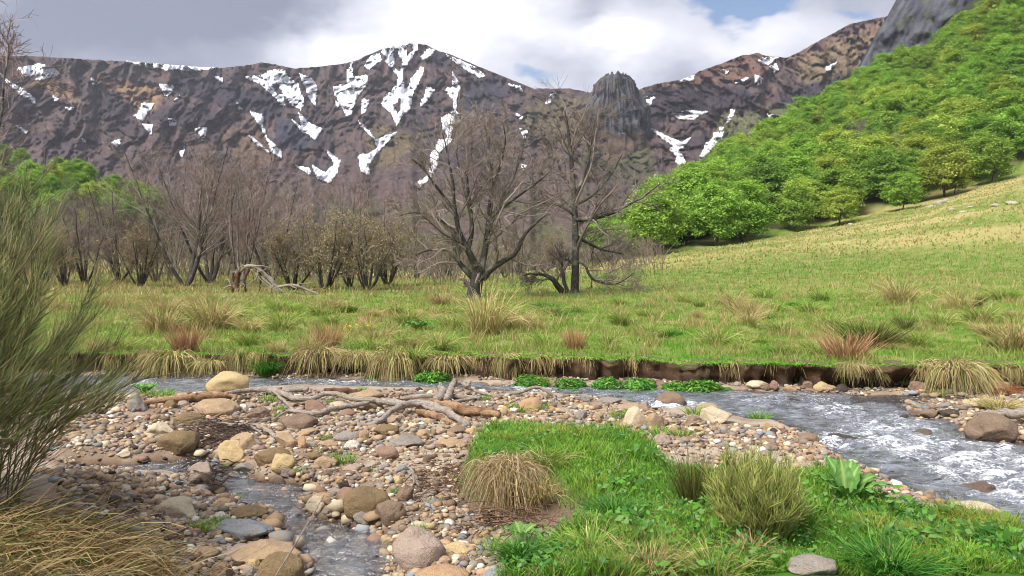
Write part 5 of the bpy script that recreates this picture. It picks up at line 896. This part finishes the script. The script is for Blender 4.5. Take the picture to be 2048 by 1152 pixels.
LV = [dict(per=11, lenf=(.35, .7), ang=(.5, 1.1), up=.12, wig=.16, K=7, t0=.2, rk=.5, rmin=.010), dict(per=8, lenf=(.35, .65), ang=(.4, 1.0), up=.08, wig=.2, K=5, t0=.15, rk=.55, rmin=.0075), dict(per=5.5, lenf=(.4, .75), ang=(.3, .9), up=.10, wig=.2, K=4, t0=.15, rk=.6, rmin=.006, Lmax=.7)]
# the two trees in the middle of the meadow
D1 = float(hit(950, 598)[0][1]); b1 = ground_at(948, D1)
T1 = [([(948, 602), (949, 585), (954, 565), (957, 548), (958, 535)], [23, 17, 15, 15, 13], 0), ([(957, 555), (948, 525), (936, 500), (918, 462), (908, 420), (902, 360), (893, 310), (884, 268)], [12, 10.5, 9, 7, 5.5, 4, 2.5, 1.2], -1.0), ([(960, 550), (966, 520), (974, 480), (979, 430), (984, 370), (980, 310), (985, 262)], [12, 10, 8.5, 7, 5, 3, 1.2], .8), ([(966, 558), (980, 540), (1000, 525), (1034, 503), (1048, 470), (1075, 445), (1105, 425)], [10, 9, 8, 6.5, 5, 3.5, 1.5], -.6),
    ([(950, 560), (935, 545), (915, 520), (905, 505), (880, 500), (850, 508), (815, 525)], [9, 8, 7, 5, 4, 3, 1.2], -.4), ([(936, 500), (944, 460), (940, 410), (934, 350), (945, 290), (940, 250)], [8, 6.5, 5.5, 4, 2.5, 1.2], 1.2), ([(974, 480), (985, 440), (1010, 390), (1030, 350), (1045, 300), (1050, 270)], [7, 6, 4.5, 3.5, 2.5, 1], 1.4), ([(979, 440), (1000, 420), (1040, 395), (1080, 370), (1110, 345)], [5, 4.5, 3.5, 2.5, 1.2], -1.2),
    ([(922, 470), (895, 450), (865, 430), (835, 420), (800, 425)], [5, 4.5, 3.5, 2.5, 1.2], 1.0), ([(908, 420), (885, 390), (860, 360), (835, 330), (815, 315)], [5, 4, 3.2, 2.2, 1.0], -.8), ([(915, 515), (912, 490), (912, 465)], [5, 4.5, 1.5], .2), ([(940, 410), (925, 360), (915, 310), (920, 262)], [4, 3.2, 2, 1], .5), ([(984, 380), (1000, 330), (1010, 280), (1005, 250)], [4.5, 3.2, 2, 1], -.7)]
P0, R0 = limbs_from(T1, D1, 14, None, b1); R0[1:] *= .72; R0[0] *= .88; bare_tree('bare_tree', 'spreading bare tree with a short dark trunk forking low in mid-meadow', b1, P0, R0, 31, [dict(LV[0], per=13), dict(LV[1], per=8), dict(LV[2], per=9, Lmax=.9)])
D2 = float(hit(1148, 590)[0][1]) + 1; b2 = ground_at(1148, D2)
T2 = [([(1149, 592), (1150, 560), (1151, 520), (1150, 480), (1149, 430), (1147, 380), (1143, 320), (1138, 265), (1130, 215)], [12, 10, 9.5, 9, 8, 7, 5.5, 3.5, 1.2], 0), ([(1133, 592), (1118, 575), (1108, 560), (1096, 550), (1070, 545), (1045, 550)], [9, 8, 6.5, 5, 3, 1.2], -.8), ([(1140, 592), (1128, 565), (1126, 545), (1120, 515), (1108, 490)], [5, 5, 4, 3, 1.2], .5), ([(1151, 440), (1175, 438), (1215, 430), (1255, 410), (1285, 395), (1315, 370)], [6, 5.5, 4.5, 3.2, 2.2, 1], -.8),
    ([(1150, 470), (1175, 485), (1205, 500), (1240, 507)], [5, 4, 3, 1.2], .8), ([(1152, 520), (1170, 530), (1180, 550), (1200, 566), (1235, 570), (1275, 548)], [4.5, 4, 3.5, 3, 2, 1], -.6), ([(1150, 530), (1135, 520), (1122, 515), (1115, 495)], [4, 3.5, 2.5, 1.2], -.4), ([(1147, 400), (1165, 360), (1180, 310), (1185, 260), (1200, 225)], [5, 4, 3, 2, 1], .8), ([(1146, 380), (1125, 350), (1110, 310), (1095, 280)], [4.5, 3.5, 2.2, 1], .6), ([(1148, 430), (1120, 410), (1095, 400), (1070, 395)], [4.5, 3.5, 2.2, 1], -.5), ([(1150, 410), (1185, 390), (1220, 350), (1240, 310)], [4.5, 3.5, 2.5, 1], 1.0)]
P0, R0 = limbs_from(T2, D2, 14, None, b2); R0 *= .78; bare_tree('bare_tree', 'tall bare tree with two leaning stems right of the forked one', b2, P0, R0, 32, [dict(LV[0], per=12), dict(LV[1], per=7.5), dict(LV[2], per=9, Lmax=.9)])
# kinds of bare trees in the wood behind, built once and copied
def stems(seed, n, h, spread, r):
    rr = np.random.RandomState(seed); K = 10; a = rr.uniform(0, 6.283, n); t = np.linspace(0, 1, K)[None]; hh = h * rr.uniform(.7, 1, n)[:, None]; s = spread * rr.uniform(.3, 1, n)[:, None]
    P = np.stack([np.cos(a)[:, None] * (s * t ** .8 + .12), np.sin(a)[:, None] * (s * t ** .8 + .12), hh * t], -1) + np.cumsum(rr.normal(size=(n, K, 3)) * .06 * np.array([1, 1, .2]), 1) * t[..., None]; return P, r * rr.uniform(.7, 1, n)[:, None] * np.linspace(1, .15, K)[None]
LVb = [dict(per=13, lenf=(.25, .55), ang=(.5, 1.15), up=.14, wig=.14, K=5, t0=.2, rk=.42, rmin=.010), dict(per=7, lenf=(.35, .7), ang=(.4, 1.0), up=.12, wig=.18, K=4, t0=.1, rk=.55, rmin=.008), dict(per=6, lenf=(.4, .9), ang=(.3, 1.0), up=.1, wig=.25, K=3, t0=.1, rk=.7, rmin=.0065, Lmax=.9)]
OLB = [lin((176, 164, 126), .92), lin((164, 154, 118), .92), lin((184, 170, 136), .92)]
def proto(kind, seed):
    z3 = np.zeros(3)
    if kind == 'birch': P, R = stems(seed, 4, 9.0, 2.3, .11); return bare_tree('bare_tree', None, z3, P, R, seed, LVb, M_BIRCH, (TW1, TW2, lin((136, 110, 106), .88)), n_trunk=len(P))
    if kind == 'alder': P, R = stems(seed, 5, 7.6, 3.2, .13); return bare_tree('bare_tree', None, z3, P, R, seed, LVb, M_BARK, (TW1, TW2, TW3), n_trunk=len(P))
    P, R = stems(seed, 9, 5.0, 2.6, .10); return bare_tree('bare_tree', None, z3, P, R, seed, [dict(LVb[0], per=9), dict(LVb[1], per=6), LVb[2]], M_BARK, (TW3, lin((118, 104, 82), .85), lin((138, 124, 92), .85)), buds=(6500, OLB, .055), n_trunk=len(P))
protos = {'birch': [proto('birch', 41), proto('birch', 42)], 'alder': [proto('alder', 43), proto('alder', 44)], 'willow': [proto('willow', 45), proto('willow', 46)]}
used = set()
def copy_tree(src):
    if src.name not in used: used.add(src.name); return src
    r = src.copy(); COL.objects.link(r)
    for c in src.children: q = c.copy(); COL.objects.link(q); q.parent = r
    return r
BW = '''372 40 255 alder;478 38 262 birch;420 44 290 alder;310 46 330 birch;240 48 350 alder;170 44 385 alder;95 46 385 alder;345 60 225 birch;545 50 330 alder;585 37 432 willow;648 36 428 willow;735 36 425 willow;775 42 440 willow;690 62 285 birch;620 58 330 birch;760 66 330 birch;830 60 430 alder;280 40 440 willow;130 40 460 willow;60 42 430 willow;450 58 270 birch;860 75 400 birch;1040 80 410 alder;1230 84 440 alder;900 70 470 willow;1010 66 490 willow;1090 74 470 willow;1290 100 470 willow;700 40 470 willow;30 60 370 alder;560 70 350 birch;480 66 300 alder;150 66 370 birch'''
HT = {'birch': 9.6, 'alder': 8.2, 'willow': 5.4}; LBL = {'birch': 'slim pale-stemmed bare birch', 'alder': 'many-stemmed grey bare tree', 'willow': 'low rounded willow with olive buds'}
for i, r in enumerate(BW.replace('\n', ';').split(';')):
    u_, D, vt, kd = r.split(); u_, D, vt = float(u_), float(D), float(vt); P = ground_at(u_, D); h = at_D(u_, vt, D)[2] - P[2]; s = h / HT[kd]; sx = s * (.8 if s > 1.3 else 1.0)
    o = copy_tree(protos[kd][i % 2]); o.location = tuple(P); o.rotation_euler = (0, 0, rg.uniform(0, 6.28)); o.scale = (sx, sx, s)
    zz = 'at the far left' if u_ < 260 else 'behind the fallen trunk' if u_ < 560 else 'left of the forked tree' if u_ < 850 else 'behind the two meadow trees'
    tag(o, f"{LBL[kd]} {'in front' if D < 50 else 'further back'} {zz}", 'tree', 'bare trees of the valley wood')
o = copy_tree(protos['birch'][0]); Pt = ground_at(-90, 21); o.location = tuple(Pt); o.scale = (1.0, 1.0, 1.08); o.rotation_euler = (0, 0, 2.0); tag(o, 'bare tree top poking in at the upper left corner', 'tree')
# thin brush in between: nobody could count it
n = 3000; rr = np.random.RandomState(77); D = rr.uniform(42, 125, n); u_ = np.where(rr.rand(n) < .75, rr.uniform(20, 900, n), rr.uniform(850, 1330, n)); x = col_x(u_, D); z = ground_z(x, D); h = rr.uniform(1.2, 5.2, n) * np.interp(u_, [0, 800, 1000, 1330], [1, 1, .75, .6])
base = np.stack([x, D, z], -1); P = arcs(base, rr.uniform(0, 6.28, n), h, rr.uniform(.1, .5, n), 1.0, .15, 5, rr, .03); c = np.array([TW1, TW2, TW3, lin((126, 112, 84), .85), lin((140, 128, 88), .85)])[rr.randint(5, size=n)] * rr.uniform(.6, 1.2, (n, 1))
s1 = tubes(P, .022 * np.linspace(1, .3, 5)[None] * np.ones((n, 1)), 3, c); Pc, Rc = child_level(P, np.full((n, 5), .02), rr, per=5, lenf=(.3, .6), ang=(.3, .9), up=.15, wig=.2, K=3, t0=.2, rk=.6, rmin=.012); cc = np.array([TW1, TW2, TW3, lin((140, 128, 88), .85)])[rr.randint(4, size=len(Pc))] * rr.uniform(.6, 1.2, (len(Pc), 1))
V, Fs, C = merge([s1, ribbons(Pc, Rc * 2, cc, rr)]); struct(add_obj('brushwood', mesh_np('brushwood', V, Fs, C), M_TWIG), 'stuff', 'grey-brown leafless brush filling the valley wood')

# leafy beeches
def crown_mesh(seed, pal, n_cl=180, per=54, leaf=.26):
    rr = np.random.RandomState(seed); d = nrmz(rr.normal(size=(n_cl, 3))); d[:, 2] = np.where(d[:, 2] < -.75, -d[:, 2], d[:, 2]); lump = 1 + .22 * fbm(d * 1.6 + seed, 2); rad = np.array([4.5, 4.5, 5.0]); cen = d * rad * lump[:, None] * rr.uniform(.62, 1.0, (n_cl, 1)) + np.array([0, 0, 5.3])
    cr = rr.uniform(.7, 1.5, n_cl); cid = np.repeat(np.arange(n_cl), per); m = len(cid); q = rr.normal(size=(m, 3)) * np.array([.55, .55, .24]); P = cen[cid] + q * cr[cid][:, None]
    nrm_ = nrmz(d[cid] * .5 + np.array([0, 0, .9]) + rr.normal(size=(m, 3)) * .45); t1 = nrmz(np.cross(nrm_, rr.normal(size=(m, 3)))); t2 = np.cross(nrm_, t1); s = leaf * rr.uniform(.55, 1.1, m)[:, None]
    V = np.stack([P - t1 * s - t2 * s * .2, P + t2 * s * .55 - nrm_ * s * .18, P + t1 * s + t2 * s * .1, P - t2 * s * .55 - nrm_ * s * .18], 1).reshape(-1, 3); cl = np.array(pal)[rr.randint(len(pal), size=n_cl)] * rr.uniform(.75, 1.2, (n_cl, 1)); C = np.repeat(cl[cid] * rr.uniform(.8, 1.2, (m, 1)), 4, 0)
    return mesh_np('crown', V, np.arange(4 * m).reshape(-1, 4), C)
BE = [lin((140, 178, 68), 1), lin((122, 160, 60), 1), lin((158, 194, 82), 1)]; BE2 = [lin((166, 186, 78), 1), lin((182, 200, 92), 1), lin((150, 174, 70), 1)]; BE3 = [lin((116, 158, 64), 1), lin((132, 172, 70), 1)]
crowns = {'mid': [crown_mesh(1, BE), crown_mesh(2, BE)], 'yellow': [crown_mesh(4, BE2), crown_mesh(5, BE2)], 'dark': [crown_mesh(6, BE3)]}
rr = np.random.RandomState(8); P, R = stems(8, 3, 6.5, 1.6, .17); P2, R2 = child_level(P, R, rr, per=6, lenf=(.3, .5), ang=(.5, 1), up=.1, wig=.1, K=4, t0=.4); V, Fs, _ = merge([tubes(P, R, 6), tubes(P2, R2, 4)]); trunk_me = mesh_np('trunk', V, Fs, None, True)
def beech(P, s, kind, i, label, group, sz=1.0):
    root = bpy.data.objects.new('beech_tree', None); COL.objects.link(root); root.location = tuple(P); root.rotation_euler = (0, 0, rr.uniform(0, 6.28)); root.scale = (s, s, s * sz)
    add_obj('trunk', trunk_me, M_BARK, root); add_obj('crown', crowns[kind][i % len(crowns[kind])], M_LEAF, root); tag(root, label, 'tree', group, (P[0], P[1], P[2] + 6 * s)); return root
WL = {'mid': 'green', 'yellow': 'yellow-green', 'dark': 'dark green'}; spots = []
for (u_, vb, vt, D, kd, lab) in ((1678, 458, 368, 142, 'yellow', 'yellow-green beech standing forward of the wood on the slope edge'), (1802, 425, 340, 148, 'mid', 'round green beech standing alone in front of the wood at right'), (1888, 395, 275, 156, 'yellow', 'large yellow-green beech at the wood edge above the lone beech'), (1978, 368, 268, 160, 'mid', 'broad green beech at the wood edge near the right frame edge'), (1905, 388, 335, 157, 'mid', 'low green beech tucked below the large yellow-green one')):
    P = ground_at(u_, D); s = (at_D(u_, vt, D)[2] - P[2]) / 11.0; beech(P, s, kd, len(spots), lab, 'beeches of the hillside wood'); spots.append((P[0], P[1]))
sp = 8.3; cand = []
for gx in np.arange(15, 300, sp):
    for gy in np.arange(105, 420, sp * .95):
        x, y = gx + rr.uniform(-.38, .38) * sp + (sp / 2 if int(gy / sp) % 2 else 0), gy + rr.uniform(-.38, .38) * sp; u_ = 1024 + F * x / y; foot, ridge = np.interp(u_, PU, _pk[:, 2, 0]), np.interp(u_, PU, _pk[:, 3, 0])
        if u_ < 1285 or y < foot - 4 or y > ridge + 30: continue
        z = gz(x, y); uu, vv = proj(np.array([x, y, z + 6])); 
        if uu > 2090 or vv < -60: continue
        if any((x - a_) ** 2 + (y - b_) ** 2 < 36 for a_, b_ in spots): continue
        cand.append((x, y, z, float(uu), float(vv)))
cand.sort(key=lambda c: c[1]); print('beech candidates', len(cand))
cand = cand[:292]
for i, (x, y, z, uu, vv) in enumerate(cand):
    kd = ('mid', 'mid', 'yellow', 'dark', 'mid')[rr.randint(5)]; s = rr.uniform(.8, 1.2); row = 'lowest row' if y < np.interp(uu, PU, _pk[:, 2, 0]) + 14 else 'lower part' if vv > 330 else 'middle' if vv > 180 else 'upper part'
    col_ = 'valley end' if uu < 1480 else 'centre' if uu < 1760 else 'right end'
    if (abs(uu - 1702) < 26 and abs(vv - 275) < 26) or (abs(uu - 1790) < 22 and abs(vv - 290) < 34):
        o = copy_tree(protos['alder'][0]); o.location = (x, y, z); o.scale = (1.2, 1.2, 1.15); tag(o, 'still leafless grey tree among the green beeches', 'tree', 'leafless trees in the hillside wood'); continue
    beech((x, y, z - .2), s, kd, i, f"{WL[kd]} beech, {row} of hillside wood, {col_}", 'beeches of the hillside wood', rr.uniform(.85, 1.1))
# green trees on the slope at the left
for i in range(64):
    u_, D = rr.uniform(-60, 330), rr.uniform(150, 330)
    P = ground_at(u_, D); vv = proj(P)[1]
    s = rr.uniform(.55, .85); kd = ('mid', 'yellow', 'mid', 'dark')[rr.randint(4)]; beech(P, s, kd, i, f"{WL[kd]} tree on the left slope {'high up' if D > 260 else 'half way up' if D > 200 else 'low down'}", 'green trees of the left slope')
for i, (u_, D, s) in enumerate(((840, 190, .6), (870, 180, .6), (905, 200, .7), (815, 210, .6), (1215, 170, .8), (1260, 150, .8), (1240, 185, .9), (1180, 210, .8), (1285, 135, .7))):
    beech(ground_at(u_, D), s, 'mid', i, 'green tree far behind the two bare meadow trees', 'green trees behind the meadow trees')
# low scrub on the lower mountain slopes
# ---------------------------------------------------------------- dead wood at the edge of the meadow
def dead(name, label, pieces, D, mat, cat='log'):
    root = None
    for i, (pts, rpx) in enumerate(pieces):
        P = np.array([at_D(p[0], p[1], D + (p[2] if len(p) > 2 else 0)) for p in pts]); K = 14; Pm = smooth(P, K); R = np.interp(np.linspace(0, 1, K), np.linspace(0, 1, len(rpx)), rpx) / F * D
        V, Fs, _ = tubes(Pm[None], R[None], 8, None, True); V = V + .12 * np.repeat(R, 8)[:, None] * fbm(V * 3, 2)[:, None] * 2
        if root is None: o0 = Pm[0].copy(); root = add_obj(name, mesh_np(name, V - o0, Fs, None, True), mat, None, o0); tag(root, label, cat)
        else: add_obj('limb', mesh_np('limb', V - o0, Fs, None, True), M_DRIFT if i % 2 else mat, root)
        if cat == 'tree':
            Pq_, Rq_ = child_level(Pm[None], R[None], np.random.RandomState(i), per=7, lenf=(.2, .6), ang=(.4, 1.1), up=-.1, wig=.35, K=5, t0=.2, rk=.5, rmin=.015); V, Fs, _ = tubes(Pq_, Rq_, 4)
            if len(V): add_obj('twigs', mesh_np('twigs', V - o0, Fs, None, True), M_DRIFT, root)
Df = 33.0
dead('fallen_tree', 'broken dead tree arching over in front of the bare wood', [([(472, 600), (473, 575), (476, 550), (484, 535)], [6, 5, 5, 4]), ([(478, 545), (492, 533), (512, 534), (532, 550), (552, 572), (575, 590)], [4, 4, 3.6, 3.2, 3, 2]), ([(505, 540), (520, 548), (521, 566), (518, 586)], [2.5, 2.5, 2, 1.5]), ([(492, 536), (512, 545), (535, 565), (560, 582), (600, 592)], [2.5, 2.5, 2.5, 2, 1.2]), ([(464, 600), (465, 570), (466, 545)], [4, 3.5, 2]), ([(530, 550), (545, 560), (548, 578), (560, 590)], [3, 3, 2.5, 2]), ([(484, 536), (470, 552), (462, 575)], [3, 2.5, 1.5]), ([(552, 575), (585, 570), (610, 578), (640, 590)], [3, 3, 2.5, 1.5]), ([(500, 535), (488, 560), (492, 585)], [3.5, 3, 2])], Df, M_ROT, 'tree')
dead('fallen_log', 'mossy fallen logs right of the broken dead tree', [([(628, 582), (665, 588), (700, 594), (732, 598)], [6, 8, 7, 4]), ([(635, 598), (670, 600), (715, 598)], [4, 6, 4])], 34.0, M_MOSSLOG)
dead('fallen_log', 'pale bleached log lying left of the broken dead tree', [([(384, 612), (415, 605), (455, 594)], [3, 5, 4])], 30.0, M_DRIFT)
# grey rocks on the slope below the wood
for i, (u_, v_, wp, hp_) in enumerate(((1880, 408, 30, 10), (1862, 414, 18, 7), (1905, 420, 20, 6), (1925, 425, 16, 6), (1990, 412, 22, 7), (2025, 408, 30, 10), (1895, 402, 18, 7), (1700, 450, 12, 6), (1940, 415, 16, 5))):
    P = hit(u_, v_)[0]; wd = wp / F * P[1]; o = add_obj('boulder', small[i % 12], M_ROCK, None, P, rr.uniform(0, 6), (wd / 2, wd / 3, hp_ / F * P[1] * .7)); c = lin((176, 172, 150), .75); o.color = (c[0], c[1], c[2], 1); tag(o, 'pale rock on the grassy slope below the hillside wood', 'rock', 'rocks on the grassy slope')

# ---------------------------------------------------------------- the air of the valley
hm, nt = nt_new('valley_haze'); o = N(nt, 'ShaderNodeOutputMaterial'); pv = N(nt, 'ShaderNodeVolumePrincipled'); pv.inputs['Color'].default_value = (.80, .84, .95, 1); pv.inputs['Density'].default_value = 0.0001; pv.inputs['Anisotropy'].default_value = 0.2
nt.links.new(pv.outputs[0], o.inputs['Volume'])
hb = np.array([(sx * 11000, sy, sz) for sx in (-1, 1) for sy in (-300, 9600) for sz in (-120, 720)], float)
struct(add_obj('haze', mesh_np('haze', hb, np.array([(0, 1, 3, 2), (4, 6, 7, 5), (0, 4, 5, 1), (2, 3, 7, 6), (0, 2, 6, 4), (1, 5, 7, 3)])), hm), 'stuff', 'thin bluish haze of the valley air')

# ---------------------------------------------------------------- labels that still coincide get their place in the row
ORD = ['', '', 'second', 'third', 'fourth', 'fifth', 'sixth', 'seventh', 'eighth', 'ninth', 'tenth', 'eleventh', 'twelfth']
bylab = {}
for r in REG: bylab.setdefault(r[1], []).append(r)
for lab, lst in bylab.items():
    if len(lst) < 2: continue
    lst.sort(key=lambda r: r[2]); n = len(lst)
    for i, r in enumerate(lst):
        k = i + 1; j = n - i
        if n == 2: t = 'left one of two' if i == 0 else 'right one of two'
        elif k == 1: t = f'leftmost of {n}'
        elif j == 1: t = f'rightmost of {n}'
        elif k <= j: t = f"{ORD[k] if k < 13 else str(k) + 'th'} from left"
        else: t = f"{ORD[j] if j < 13 else str(j) + 'th'} from right"
        r[0]['label'] = f'{lab}, {t}'
